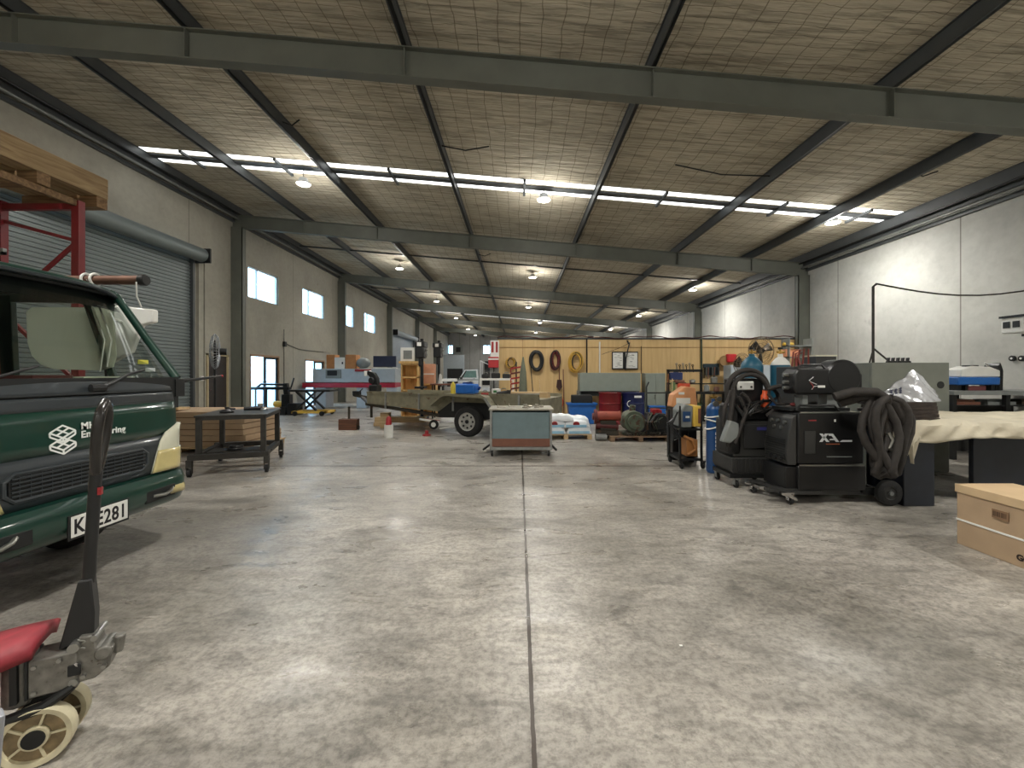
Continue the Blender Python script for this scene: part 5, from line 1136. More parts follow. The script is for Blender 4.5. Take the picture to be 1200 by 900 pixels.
f1 = T('wire_fan', 'large round wire cage fan beside the blue gas cylinders', 'fan', (PX(892,12.0), 12.0, 0)); MB().cyl((0,0.05,0),(0,0.05,2.1),0.025).lathe([(0.28,0),(0.28,0.03),(0.05,0.06)],(0,0.05,0)).build('stand', m_blackm, f1); fan_head(f1, 0.40, (0,0,PZ(411,12.0)), R(8), m_wire)
f2 = T('wire_fan', 'smaller wire cage fan half hidden left of the large fan', 'fan', (PX(870,12.8), 12.8, 0)); MB().cyl((0,0.05,0),(0,0.05,1.7),0.025).lathe([(0.28,0),(0.28,0.03),(0.05,0.06)],(0,0.05,0)).build('stand', m_blackm, f2); fan_head(f2, 0.34, (0,0,PZ(427,12.8)), R(20), m_wire)
t = T('grey_cupboard', 'pale blue-grey cupboard in front of the plywood under the wire fans', 'cupboard', (PX(884,13.6), 13.6, 0)); MB().box(-0.75,0.8,0,0.5,0,1.78).build('body', m_pale, t, bev=0.01); MB().box(0.0,0.01,-0.01,0,0.1,1.7).box(-0.7,0.75,-0.01,0,0.9,0.91).build('door_gap', m_grey, t)
t = T('wire_shelf', 'grey wire shelf with bright boxes between the tall cylinder and column', 'shelf', (PX(938,13.2), 13.2, 0)); 
for x in (-0.35,0.35): MB().box(x,x+0.03,0,0.4,0,2.6).build('upright', m_grey, t)
for z in (1.7,2.0,2.35): MB().box(-0.35,0.38,0,0.4,z,z+0.03).build('shelf_board', m_grey, t)
t = T('orange_box', 'orange and white box on the wire shelf beside the column', 'box', (PX(932,13.2), 13.3, 2.03)); MB().box(-0.22,0.2,0,0.25,0,0.24).build('carton', M('pale_orange',(220,150,110),0.6), t, bev=0.01)
t = T('yellow_regulator', 'yellow fitting on the top of the wire shelf', 'fitting', (PX(928,13.2), 13.3, 2.38)); MB().cyl((-0.15,0.1,0.05),(0.15,0.1,0.05),0.05).build('fitting_body', m_yel, t)
# ================================================================ gas cylinders
def cylinder(label, x, Y, top, r, mat, shoulder, writing=False):
    t = T('gas_cylinder', label, 'gas cylinder', (x, Y, 0)); h = top-0.28
    MB().lathe([(r*0.85,0),(r,0.03),(r,h-r*0.6),(r*0.98,h-r*0.5)],n=28).build('body', mat, t)
    MB().lathe([(r*0.98,h-r*0.5),(r*0.85,h-r*0.15),(r*0.5,h+r*0.25),(r*0.28,h+r*0.4),(r*0.26,h+0.10)],n=28).build('shoulder', shoulder, t)
    v = MB().cyl((0,0,h+0.08),(0,0,h+0.17),0.018).cyl((-0.05,0,h+0.13),(0.06,0,h+0.13),0.016).build('valve', M('brass',(176,140,72),0.3,0.8), t)
    MB().cyl((0,0,h+0.17),(0,0,h+0.20),0.035).build('hand_wheel', m_black, t); return t
m_cb = M('teal_blue_cylinder', (34,92,116), 0.4, var=0.12); m_cb2 = M('blue_cylinder', (24,70,122), 0.35, var=0.12, coat=0.3)
g1 = cylinder('tall teal gas cylinder with a white shoulder behind the wire feeder', PX(914.5,6.5), 6.5, 1.98, 0.135, m_cb, m_white)
MB().lathe([(0.145,0.1),(0.147,0.11),(0.147,0.16),(0.145,0.17)],(0,0,0.9)).build('band', m_cb2, g1)
g2 = cylinder('rounded teal gas bottle top rising above the ribbed black welder', PX(881,6.7), 6.7, 1.99, 0.16, m_cb, m_cb)
# ================================================================ welders
m_wb = M('welder_black', (20,20,21), 0.38, 0.1, var=0.15); m_wd = M('welder_dark_grey', (42,42,41), 0.5, var=0.12)
m_hose = M('dusty_black_hose', (42,38,35), 0.75, var=0.3, scale=18)
def castor(parent, x, y, r=0.05, mat=None, side=0.035):
    c = MB().lathe([(r*0.5,-0.018),(r*0.95,-0.018),(r,-0.008),(r,0.008),(r*0.95,0.018),(r*0.5,0.018)],(x,y,r),'X',20).build('castor', m_rub, parent)
    MB().box(x-side*.8,x-side*.6,y-0.025,y+0.03,r*0.8,r*2.3).box(x+side*.6,x+side*.8,y-0.025,y+0.03,r*0.8,r*2.3).box(x-side,x+side,y-0.03,y+0.04,r*2.2,r*2.5).cyl((x-side,y,r),(x+side,y,r),0.01,n=8).build('fork', mat or m_galv, c)
# --- welder with XA lettering
W3 = T('welding_machine', 'large black welding machine with big white XA letters and chrome castors', 'welder', (3.18, 4.92, 0))
bw = 0.80
MB().box(0.04,bw,0.0,0.50,0.46,1.05).build('upper_body', m_wb, W3, bev=0.015)
MB().box(0.04,bw+0.02,-0.005,0.505,0.15,0.435).build('lower_body', m_wb, W3, bev=0.01)
MB().box(0.05,bw,-0.006,0.0,0.435,0.452).box(0.06,bw,-0.004,0.004,1.045,1.062).build('edge_trim', m_steel, W3)
MB().prism([(0.04,0.44),(0.04,1.03),(-0.02,0.98),(-0.08,0.60),(-0.06,0.44)],'y',0.02,0.48).build('front_fascia', m_wd, W3, bev=0.01)
MB().box(-0.09,0.06,0.03,0.47,0.15,0.42).build('front_lower', m_wb, W3, bev=0.01)
mb = MB(); [mb.box(-0.085,-0.07,0.06,0.44,0.50+i*0.028,0.51+i*0.028) for i in range(9)]; mb.build('vent_slat', m_dark, W3)
for (y, z) in ((0.12,0.93),(0.25,0.94),(0.38,0.93),(0.18,0.86),(0.32,0.86)): MB().cyl((-0.03,y,z),(-0.055,y,z),0.022,n=14).build('knob', m_steel, W3)
for y in (0.12,0.22,0.32): MB().cyl((-0.08,y,0.50),(-0.11,y,0.50),0.025,n=14).build('socket', m_black, W3)
MB().box(0.11,0.235,-0.010,0.0,0.58,0.84).build('hatch_panel', m_wd, W3, bev=0.004)
m_sil = M('silver_vinyl', (200,202,204), 0.35, var=0.03)
lg = MB()
def L3(pts): 
    lg.prism([(q[0],q[1]) for q in pts],'y',-0.004,-0.001)
L3([(0.285,0.81),(0.32,0.81),(0.40,0.715),(0.365,0.715)]); L3([(0.285,0.715),(0.32,0.715),(0.385,0.81),(0.35,0.81)]); L3([(0.38,0.81),(0.44,0.81),(0.51,0.715),(0.475,0.715),(0.425,0.785),(0.395,0.785)]); L3([(0.40,0.735),(0.47,0.735),(0.46,0.75),(0.41,0.75)]); L3([(0.52,0.715),(0.66,0.715),(0.66,0.735),(0.55,0.735)])
lg.build('letter_mark', m_sil, W3, smooth=False)
MB().box(0.36,0.52,-0.003,0,0.685,0.694).build('orange_line', M('dull_orange',(150,80,50),0.5), W3); MB().box(0.37,0.66,-0.003,0,0.538,0.548).build('small_print', m_grey, W3)
MB().box(0.16,0.25,-0.003,0,0.955,0.968).build('red_print', M('dull_red_print',(130,40,44),0.5), W3); MB().box(0.455,0.475,-0.003,0,0.945,0.975).build('white_mark', m_white, W3)
MB().box(-0.30,0.12,0.0,0.10,0.135,0.17, rz=0).box(-0.16,0.30,-0.03,0.0,0.12,0.15).box(-0.28,-0.1,0.40,0.52,0.12,0.15).box(-0.1,bw+0.2,0.05,0.46,0.09,0.14).build('trolley_base', m_wd, W3, smooth=False)
castor(W3, -0.06, -0.01, 0.055, m_chrome); castor(W3, -0.22, 0.46, 0.055, m_chrome)
for (x_, y_) in ((-0.06,-0.05),(-0.22,0.42)): MB().prism([(x_-0.13,0.14),(x_-0.05,0.145),(x_+0.02,0.10),(x_+0.06,0.06),(x_+0.03,0.05),(x_-0.03,0.09),(x_-0.12,0.12)],'y',y_-0.012,y_).build('chrome_fork', m_chrome, W3)
MB().bar((-0.26,0.46,0.15),(-0.02,0.0,0.15),0.05,0.02).build('castor_rail', m_wd, W3)
for y in (-0.06,0.50):
    a, b_ = MB(), MB(); wheel(a, b_, (1.03,y,0.145), 0.145, 0.07, hub=0.5); tt = a.build('tyre', m_rub, W3); b_.build('rim', m_wd, tt)
    MB().cyl((1.03,y-0.05,0.145),(1.03,y+0.05,0.145),0.022).build('hub_cap', m_grey, tt)
MB().cyl((1.03,-0.06,0.145),(1.03,0.5,0.145),0.018).box(0.8,1.1,0.02,0.06,0.12,0.18).box(0.8,1.1,0.42,0.46,0.12,0.18).build('axle', m_blackm, W3)
MB().box(0.0,0.7,0.08,0.44,1.062,1.10).tube([(0.05,0.06,1.07),(0.10,0.06,1.13),(0.5,0.06,1.13),(0.55,0.06,1.07)],0.014).build('top_rail', m_blackm, W3)
# wire feeder on top
WF = T('wire_feeder', 'black wire feeder with round spool cover on top of the large black machine', 'wire feeder', (3.30, 5.06, 1.10))
MB().box(0.40,0.62,0.06,0.22,0.0,0.16).box(0.10,0.16,0.05,0.2,0.0,0.14).cyl((0.58,0.1,0.03),(0.58,0.1,0.1),0.03).build('pedestal', m_grey, WF)
MB().prism([(0.0,0.155),(-0.03,0.22),(-0.03,0.40),(0.02,0.46),(0.60,0.46),(0.78,0.40),(0.78,0.18),(0.74,0.155)],'y',0,0.26).build('case', m_wb, WF, bev=0.02)
MB().lathe([(0.0,-0.005),(0.19,-0.005),(0.215,0.02),(0.215,0.23),(0.19,0.26),(0.0,0.26)],(0.56,0,0.355),'Y',40).build('spool_cover', m_wb, WF)
MB().tube([(0.02,0.02,0.455),(0.05,0.02,0.50),(0.30,0.02,0.51),(0.34,0.02,0.46)],0.012).build('lift_handle', m_black, WF)
MB().tube([(0.19,-0.004,0.36),(0.14,-0.004,0.32),(0.17,-0.004,0.30),(0.23,-0.004,0.275)],0.005,5).build('silver_swirl', m_sil, WF)
MB().tube([(0.15,-0.004,0.30),(0.19,-0.004,0.255),(0.18,-0.004,0.215)],0.005,5).build('red_swirl', m_red, WF)
MB().box(0.245,0.33,-0.004,0,0.235,0.262).build('swirl_print', m_white, WF); MB().tube([(0.17,-0.004,0.215),(0.20,-0.004,0.25),(0.25,-0.004,0.255)],0.004,5).build('swirl_tail', m_sil, WF)
for z in (0.23,0.30,0.38): MB().cyl((-0.03,0.12,z),(-0.09,0.12,z),0.022).build('socket', m_steel, WF)
# red cables and boxes behind the feeder
t = T('red_jump_leads', 'coil of red leads lying behind the wire feeder', 'leads', (PX(944,5.8), 5.9, 0)); 
for k in range(3): MB().tube([(-0.12+0.06*k,0,1.60),(-0.1+0.05*k,0.03*k,1.80-0.02*k),(0.06*k,0.02,1.84),(0.08*k-0.02,0.05,1.62)],0.012,6).build('lead', M('red_lead',(120,48,38),0.5), t)
MB().box(-0.13,0.36,-0.05,0.35,0.0,1.60).build('cabinet', m_wd, t, bev=0.01)
t['label'] = 'dark cabinet topped with red leads behind the wire feeder'; t['category'] = 'cabinet'; t.name = 'lead_cabinet'
t = T('white_rim_tray', 'black tray with a cream rim behind the wire feeder spool', 'tray', (PX(963,5.9), 5.95, 1.60)); MB().box(-0.08,0.20,-0.05,0.2,0,0.14).build('tray_body', m_wd, t); MB().box(-0.09,0.21,-0.06,0.21,0.14,0.16).build('rim', M('cream_rim',(206,202,180),0.5), t)
# hose bundle
HB = T('fume_hose_bundle', 'fat bundle of looped black welding hoses hanging on the large black welding machine', 'hose bundle', (3.90, 4.66, 0))
random.seed(5)
loops = [(-0.02,0.0,0.16,0.66),(0.02,0.02,0.06,0.72),(0.05,-0.03,0.14,0.80),(0.16,0.03,0.12,0.84),(0.22,0.0,0.22,0.82),(0.30,0.03,0.20,0.70),(0.12,-0.06,0.10,0.78)]
for k, (cx, cy, hw_, dp) in enumerate(loops):
    pts = []
    for i in range(17):
        q = i/16; a_ = math.pi*q*2
        x = cx*0.72 - hw_*math.sin(a_)*(0.66) + 0.04*math.sin(3*a_+k); z = 1.24 - dp*(1-math.cos(a_))/2 - 0.04*math.sin(a_*0.5)
        y = cy + 0.05*math.cos(a_+k)
        pts.append((x, y, z))
    MB().tube(pts, 0.040, 10, closed=False).build('hose_loop', m_hose, HB)
MB().tube([(-0.38,0.10,1.24),(-0.22,0.05,1.30),(0.0,0.0,1.30),(0.18,-0.02,1.18),(0.34,0,0.90)],0.05,12).tube([(-0.30,0.14,1.16),(-0.1,0.08,1.24),(0.10,0.05,1.22)],0.045,10).build('hose_tail', m_hose, HB)
MB().tube([(0.10,-0.04,0.86),(0.14,-0.05,0.78),(0.10,-0.05,0.70),(0.14,-0.05,0.66)],0.022,8).build('silver_plug', m_steel, HB)
MB().bar((-0.1,0.2,1.2),(0.1,0.05,1.22),0.03).build('hanger', m_blackm, HB)
# --- ribbed black welder in the middle
W2 = T('welding_machine', 'black boxy welder with a ribbed base and a silver plate on top', 'welder', (2.82, 5.60, 0))
MB().prism([(0.0,0.18),(0.52,0.18),(0.55,0.24),(0.55,0.40),(-0.03,0.40),(-0.03,0.24)],'y',0,0.55).build('base', m_wd, W2, bev=0.01)
mb = MB(); [mb.box(0.0+i*0.05,0.02+i*0.05,-0.012,0.0,0.21,0.38) for i in range(11)]; mb.build('rib', m_wd, W2)
MB().box(0.0,0.52,0.01,0.52,0.40,0.88).build('body', M('welder_charcoal',(44,44,42),0.5,var=0.15), W2, bev=0.02)
MB().box(0.13,0.50,-0.008,0.02,0.52,0.84).build('front_panel', M('soot_panel',(34,34,34),0.6), W2, bev=0.01); MB().box(0.30,0.43,-0.012,-0.007,0.76,0.80).build('blue_badge', M('violet_badge',(52,52,110),0.5), W2)
MB().box(0.02,0.50,0.0,0.50,0.88,1.02).box(-0.06,0.10,0.0,0.3,0.44,1.10).build('shoulder', m_wb, W2, bev=0.03)
MB().box(0.05,0.46,0.12,0.38,1.02,1.44).build('feeder_box', m_wb, W2, bev=0.02)
MB().box(0.09,0.31,0.07,0.11,1.28,1.40).build('silver_plate', M('silver_plate',(205,205,200),0.35,0.3), W2, bev=0.015)
for x in (0.13,0.27): MB().cyl((x,0.065,1.325),(x,0.075,1.325),0.014).build('plate_knob', m_black, W2)
MB().ring((0.27,0.16,1.28),0.27,0.035,'Y',30,10,-20,200).ring((0.27,0.10,1.26),0.23,0.03,'Y',30,10,-10,190).build('hose_arch', m_hose, W2)
for k,(a_, b2, c_) in enumerate((((0.00,0.0,1.30),(-0.05,-0.03,1.0),(-0.08,-0.02,0.55)),((0.52,0.0,1.30),(0.60,-0.02,1.12),(0.40,-0.05,0.95)),((0.05,-0.02,1.2),(0.14,-0.05,1.0),(-0.02,-0.08,0.6)),((0.10,0.0,1.25),(0.22,-0.04,1.08),(0.34,-0.02,1.02)),((-0.02,0.02,1.28),(-0.12,0.0,1.05),(-0.12,0.02,0.80)))):
    MB().tube([a_, tuple((p+q)/2+0.02 for p,q in zip(a_,b2)), b2, tuple((p+q)/2-0.02 for p,q in zip(b2,c_)), c_],0.024 if k else 0.032,8).build('cable', m_hose, W2)
t = T('orange_bottle', 'orange bottle strapped to the right of the ribbed welder', 'bottle', (3.24, 5.62, 1.06)); MB().lathe([(0.04,0),(0.05,0.02),(0.05,0.15),(0.03,0.18),(0.03,0.22)],n=18).build('bottle_body', M('orange_plastic',(206,84,44),0.4), t); MB().cyl((0,0,0.2),(0,0,0.235),0.025).build('cap', m_black, t)
MB().box(0.42,0.66,0.02,0.3,0.98,1.06).box(0.42,0.62,0.05,0.3,0.80,0.98).build('side_pocket', m_blackm, W2, bev=0.02)
MB().prism([(-0.20,0.62),(-0.08,0.60),(0.04,0.70),(0.02,0.86),(-0.10,0.90)],'y',-0.10,0.0).build('grey_torch_holder', m_grey, W2, bev=0.02)
MB().box(-0.05,0.57,0,0.5,0.13,0.18).build('trolley_base', m_blackm, W2)
for (x, y) in ((0.04,0.02),(0.0,0.46),(0.52,0.46),(0.50,0.04)): castor(W2, x, y, 0.05)
# helmet and gear on top right: handle bar across to the feeder
t = T('torch_cable', 'black torch cable draped between the ribbed welder and wire feeder', 'cable', (0,0,0)); MB().tube([(3.24,5.55,1.30),(3.36,5.50,1.34),(3.55,5.45,1.34),(3.62,5.36,1.30)],0.03,8).tube([(3.22,5.52,1.24),(3.30,5.48,1.12),(3.50,5.42,1.10),(3.7,5.3,1.14)],0.018,8).build('cable_run', m_hose, t)
# --- blue cylinder with white straps, on the trolley
c3 = cylinder('blue gas cylinder with white loops standing between the two left welders', PX(834,6.55), 6.5, 1.30, 0.10, m_cb2, m_cb2)
for z, tz in ((0.86,0.02),(0.78,-0.03),(0.70,0.04)): MB().tube([(0.115*math.cos(q*math.pi/10),0.115*math.sin(q*math.pi/10),z+tz*math.cos(q*math.pi/10)) for q in range(20)],0.011,6,closed=True).build('white_loop', m_white, c3)
for k in range(6): MB().box(-0.012,0.03,-0.105,-0.098,0.58-k*0.06,0.62-k*0.06).build('white_letter_mark', m_white, c3)
MB().cyl((0,-0.06,1.05),(0,-0.10,1.05),0.04).cyl((0.07,-0.02,1.12),(0.07,-0.06,1.12),0.035).build('regulator', m_steel, c3)
# --- yellow/orange welder trolley
W1 = T('welder_trolley', 'small welder trolley with yellow front and orange case, leftmost of the welders', 'welder', (PX(797,6.75), 6.75, 0))
MB().box(0.0,0.36,0.0,0.55,0.12,0.16).box(0.0,0.36,0.0,0.5,0.60,0.63).build('trolley_shelf', m_blackm, W1)
for x in (0.0,0.34):
    MB().bar((x,0.0,0.12),(x,0.02,0.92),0.03).bar((x,0.0,0.62),(x-0.04,-0.1,1.0),0.025).build('frame', m_blackm, W1); MB().bar((x,0.5,0.12),(x,0.5,0.90),0.03).build('frame', m_blackm, W1)
MB().prism([(0.03,0.64),(0.20,0.64),(0.22,0.98),(0.10,1.02),(0.02,0.92)],'y',0.02,0.4).build('grey_case', m_grey, W1, bev=0.02)
MB().box(0.05,0.17,0.01,0.02,0.74,0.90, ry=0).build('blue_panel', M('panel_blue',(40,70,110),0.4), W1); MB().box(0.09,0.15,0.0,0.01,0.80,0.83).build('white_print', m_white, W1)
MB().box(0.21,0.35,-0.01,0.38,0.66,0.99).build('yellow_front', m_yel, W1, bev=0.02); MB().box(0.28,0.33,-0.02,-0.01,0.72,0.95).build('yellow_front_slot', m_brown, W1)
MB().box(0.12,0.30,0.05,0.3,0.18,0.45).tube([(0.1,0.1,0.5),(0.2,0.0,0.45),(0.26,0.02,0.3),(0.12,0.0,0.22)],0.025).build('brown_load', M('ochre_load',(150,100,50),0.6), W1, bev=0.02)
for k in range(5): MB().tube([(-0.06,-0.05+0.02*k,0.9-0.02*k),(-0.14-0.02*k,-0.05,0.72),(-0.12,-0.05,0.45+0.05*k),(-0.02,-0.05,0.5)],0.014,6).build('cable', m_black, W1)
castor(W1, 0.02, 0.0, 0.05, m_blackm); castor(W1, 0.36, 0.0, 0.05, m_blackm); castor(W1, 0.02, 0.5, 0.05, m_blackm)
a = MB(); a.cyl((0.34,0.5,0.10),(0.40,0.5,0.10),0.10); a.build('wheel', m_rub, W1)
t = T('orange_case', 'orange and white tool case balanced behind the yellow welder', 'case', (PX(810,7.1), 7.4, 0)); MB().box(-0.20,0.22,0,0.3,0,0.92).build('stand_box', m_blackm, t, bev=0.01); MB().prism([(-0.22,0.92),(0.24,0.92),(0.20,1.26),(0.02,1.28),(-0.18,1.14)],'y',0.0,0.25).build('orange_shell', M('salmon_orange',(206,146,100),0.5), t, bev=0.02); MB().box(-0.14,0.10,-0.012,0,0.98,1.08).box(-0.1,0.0,-0.012,0,1.14,1.18).build('white_label', m_white, t)
# ================================================================ right: grey cabinet, benches
m_cab = M('cabinet_grey_green', (104,108,100), 0.5, var=0.07)
t = T('steel_cabinet', 'grey-green steel cabinet with a round hole behind the foil bag', 'cabinet', (5.38, 6.5, 0)); MB().box(0,1.18,0,0.5,0,1.67).build('body', m_cab, t, bev=0.008); MB().box(-0.004,0.0,0.03,0.47,0.05,1.60).build('side_panel', m_cab, t); MB().cyl((1.045,-0.004,1.33),(1.045,0.01,1.33),0.055).build('round_hole', m_dark, t)
for k in range(5):
    tag(MB().prism([(-0.035,0),(0.03,0),(0.03,0.02),(0.0,0.03),(0.01,0.075),(-0.015,0.075),(-0.02,0.03)],'y',-0.02,0.02).build('steel_clip', m_blackm, None, loc=(5.72+0.075*k, 6.6, 1.672)), 'small dark steel clips in a row on top of the grey-green cabinet', 'clip', 'small clips on the cabinet')
t = T('cable_mast', 'thin bent steel mast with a slack cable running right along the wall', 'mast', (PX(1026,7.2), 7.25, 0)); zt_ = PZ(336,7.25)
mb = MB().tube([(0,0,0.0),(0,0,zt_),(0.06,0,zt_+0.05)],0.02,8); mb.build('mast_pole', m_tbl, t)
MB().tube([(0,0,PZ(408,7.25)),(0.30,0,PZ(425,7.25))],0.015,6).tube([(0,0,PZ(410,7.25)),(-0.06,0,PZ(425,7.25))],0.012,6).build('brace', m_tbl, t)
MB().tube([(0.06+ (0.35*i), 0.0+0.0*i, zt_+0.05-0.20*math.sin(math.pi*min(1,i/9))+0.0*i) for i in range(10)],0.014,6).build('slack_cable', m_tbl, t)
# back bench along the right wall
RB = T('rear_steel_bench', 'grey steel bench by the right wall with a loaded under-shelf', 'bench', (7.55, 7.4, 0))
MB().box(0,2.05,0,1.0,1.13,1.20).build('bench_top', m_grey, RB, bev=0.005); MB().box(0.02,2.05,0.05,0.95,0.93,0.95).build('under_shelf', m_blackm, RB); MB().box(0.02,2.05,0.88,0.92,0.0,0.9).build('back_sheet', m_wd, RB)
for x in (0.02,0.95,1.95):
    for y in (0.04,0.9): MB().box(x,x+0.07,y,y+0.07,0,1.13).build('leg', m_blackm, RB)
tims = [('brown steel offcut on the under-shelf, left',0.12,0.5),('grey steel offcut on the under-shelf, middle',0.75,0.5),('rusty steel offcut on the under-shelf, right',1.35,0.6)]
for i,(lb,x,l) in enumerate(tims): tag(MB().box(0,l,0.1,0.5,0,0.05).box(0.05,l-0.05,0.15,0.4,0.05,0.09).build('steel_offcut', (m_brown,m_grey,m_dol)[i], None, loc=(7.55+x,7.45,0.951), smooth=False), lb, 'offcut')
m_bb = M('machine_blue', (36,98,172), 0.4, var=0.06)
t = T('bench_machine', 'blue and white bench machine on the bench by the right wall', 'machine', (PX(1142,7.7), 7.6, 1.20))
MB().box(-0.40,0.36,0,0.35,0.10,0.24).build('blue_base', m_bb, t, bev=0.02)
MB().prism([(-0.33,0.24),(0.38,0.24),(0.38,0.36),(0.22,0.42),(-0.10,0.44),(-0.30,0.38)],'y',0.02,0.33).build('white_top', m_white, t, bev=0.02)
MB().cyl((-0.03,0.15,0.43),(-0.03,0.15,0.455),0.11).build('dark_disc', m_black, t)
MB().prism([(0.34,0.0),(0.46,0.0),(0.47,0.36),(0.42,0.50),(0.38,0.44),(0.42,0.30)],'y',0.05,0.3).build('black_arm', m_black, t, bev=0.01)
MB().tube([(0.28,0.1,0.40),(0.18,0.1,0.50)],0.012).build('lever', m_steel, t)
for x in (-0.35,-0.22,0.25,0.33): MB().box(x,x+0.06,0.05,0.25,0.0,0.10).build('foot', m_blackm, t)
MB().box(-0.18,0.15,0.05,0.25,0.0,0.08).build('red_tray', M('dull_maroon',(110,60,60),0.5), t)
for i,(x,lb) in enumerate(((1188,'black round wall gauge near the right edge, left one'),(1199,'black round wall gauge near the right edge, right one'))):
    Y = XR*500/(x-608); t = T('wall_gauge', lb, 'gauge', (XR-0.001, Y, PZ(420,Y))); MB().lathe([(0.03,-0.001),(0.055,-0.005),(0.055,-0.04),(0.035,-0.05),(0.0,-0.045)],(0,0,0),'X',20).build('dial', m_black, t)
    MB().lathe([(0.0,-0.046),(0.02,-0.046),(0.02,-0.052),(0,-0.052)],(0,0,0),'X',14).build('centre', m_white, t)
t = T('wall_heater', 'white wall unit with two dark windows high on the right wall', 'heater', (XR, 8.35, 0))
z0, z1 = PZ(391,8.1), PZ(373,8.1)
MB().box(-0.42,-0.04,-0.55,-0.18,z0,z1).build('case', m_white, t, bev=0.02); MB().box(-0.44,0,-0.56,-0.16,z1,z1+0.04).build('top_lid', m_black, t)
for y in (-0.22,0.05): pass
MB().box(-0.43,-0.42,-0.49,-0.38,z0+0.10,z0+0.22).box(-0.43,-0.42,-0.33,-0.22,z0+0.10,z0+0.22).build('dark_window', m_black, t)
MB().box(-0.05,0,-0.4,-0.2,z0-0.05,z1).build('wall_bracket', m_blackm, t)
# --- cloth covered bench
CB = T('cloth_covered_bench', 'long bench with dark box legs under a cream dust sheet', 'bench', (4.38, 4.80, 0))
m_nav = M('blue_black_steel', (30,34,42), 0.4, 0.2, var=0.2)
MB().box(-0.04,2.9,0.04,1.35,0.80,0.90).build('bench_top', m_nav, CB)
MB().box(-0.03,0.32,0.02,0.55,0.0,0.80).build('leg', m_nav, CB, bev=0.01); MB().box(1.0,2.9,0.25,0.31,0.0,0.80).build('leg', m_nav, CB, bev=0.01)
MB().box(0.32,0.95,0.7,0.78,0.02,0.10).build('foot_rail', m_brown, CB)
m_cloth = M('cream_dust_sheet', (196,188,168), 0.9, var=0.12, scale=5, bump=0.5, bscale=9)
CL = T('dust_sheet', 'crumpled cream dust sheet draped over the bench by the cardboard box', 'cloth', (4.38, 4.80, 0.90))
def cloth(u, v):
    # u along x (0..1), v across: from hanging front edge to back
    x = -0.10 + 3.1*u; drop = 0.155 + 0.03*math.sin(7*u+1) + 0.02*math.sin(19*u)
    if u < 0.045: drop = 0.27 - 2.0*u
    L_ = 1.42; s_ = v*(L_+drop)
    if s_ < drop: y = -0.04 - 0.03*math.sin(34*u+9*s_+2*math.sin(13*u))*(1-s_/drop*0.5) - 0.012*math.sin(71*u-30*s_); z = -(drop-s_) + 0.03
    else: y = -0.02 + (s_-drop); z = 0.04 + 0.012*math.sin(8*u+4*y) + 0.018*abs(math.sin(17*u-6*y+2*math.sin(5*u)))**0.6*math.sin(5*y+3*u) + 0.012*math.sin(21*y+19*u+3*math.sin(11*u))
    z += 0.004*math.sin(40*u+30*v)
    if x < -0.02:
        k = min(1, (-0.02-x)/0.08); z -= 0.20*k*(0.7+0.3*math.sin(9*v)); x = -0.06 + 0.03*math.sin(17*v)*k - 0.02*k
    return x, y, z
MB().grid(cloth, 110, 60).build('sheet', m_cloth, CL, solid=0.006)
MB().grid(lambda u, v: (-0.07+0.18*u*(1-0.85*v)+0.06*v, -0.045-0.03*math.sin(6*u), -0.10-0.30*v), 8, 10).build('hanging_corner', m_cloth, CL, solid=0.006)
# stack of dark steel plates
SP = None
for k in range(5):
    w_ = 0.62 - 0.02*(k%2); z = 0.948 + k*0.045
    tag(MB().prism([(0,0),(w_,0),(w_,0.04),(w_-0.02,0.043),(0.02,0.040),(0,0.035)],'y',0,0.36+0.02*(k%3)).build('steel_plate_strip', M('dark_brown_bars',(58,50,46),0.45,0.4,var=0.3,scale=20), None, loc=(4.22+0.02*(k%2), 4.90+0.01*k, z), smooth=False), 'dark brown steel section in the stack on the dust sheet, number %s from the bottom' % ['one','two','three','four','five'][k], 'steel section', 'stacked steel sections on the bench')
t = T('foil_bag', 'silvery crumpled foil sack propped on the dark steel stack', 'sack', (4.34, 5.02, 1.172), 0)
m_foil = M('silver_foil_bag', (190,192,196), 0.25, 0.55, var=0.08, bump=0.5, bscale=14)
def foil(u, v):
    x = -0.08 + 0.74*u; zt = 0.02 + 0.36*(u/0.66) if u < 0.66 else 0.38 - 0.26*(u-0.66)/0.34
    z = zt*v + 0.008*math.sin(30*u+9*v)*v; y = 0.10*v + 0.05*math.sin(7*u)*(1-v) + 0.01*math.sin(22*u+13*v); return x, y, z
mb = MB(); mb.grid(foil, 26, 12); mb.grid(lambda u,v: (foil(u,v)[0], foil(u,v)[1]+0.06*math.sin(math.pi*v)*math.sin(math.pi*u)+0.012, foil(u,v)[2]), 26, 12)
fb = mb.build('sack_body', m_foil, t)
mk = MB()
for i in range(3):
    for j in range(3): p = foil(0.26+0.06*i, 0.50+0.12*j-0.02*i); mk.box(p[0]-0.012,p[0]+0.014,p[1]-0.012,p[1]-0.008,p[2]-0.010,p[2]+0.010, ry=-0.6)
mk.build('printed_marks', M('dark_print',(60,62,84),0.5), t)
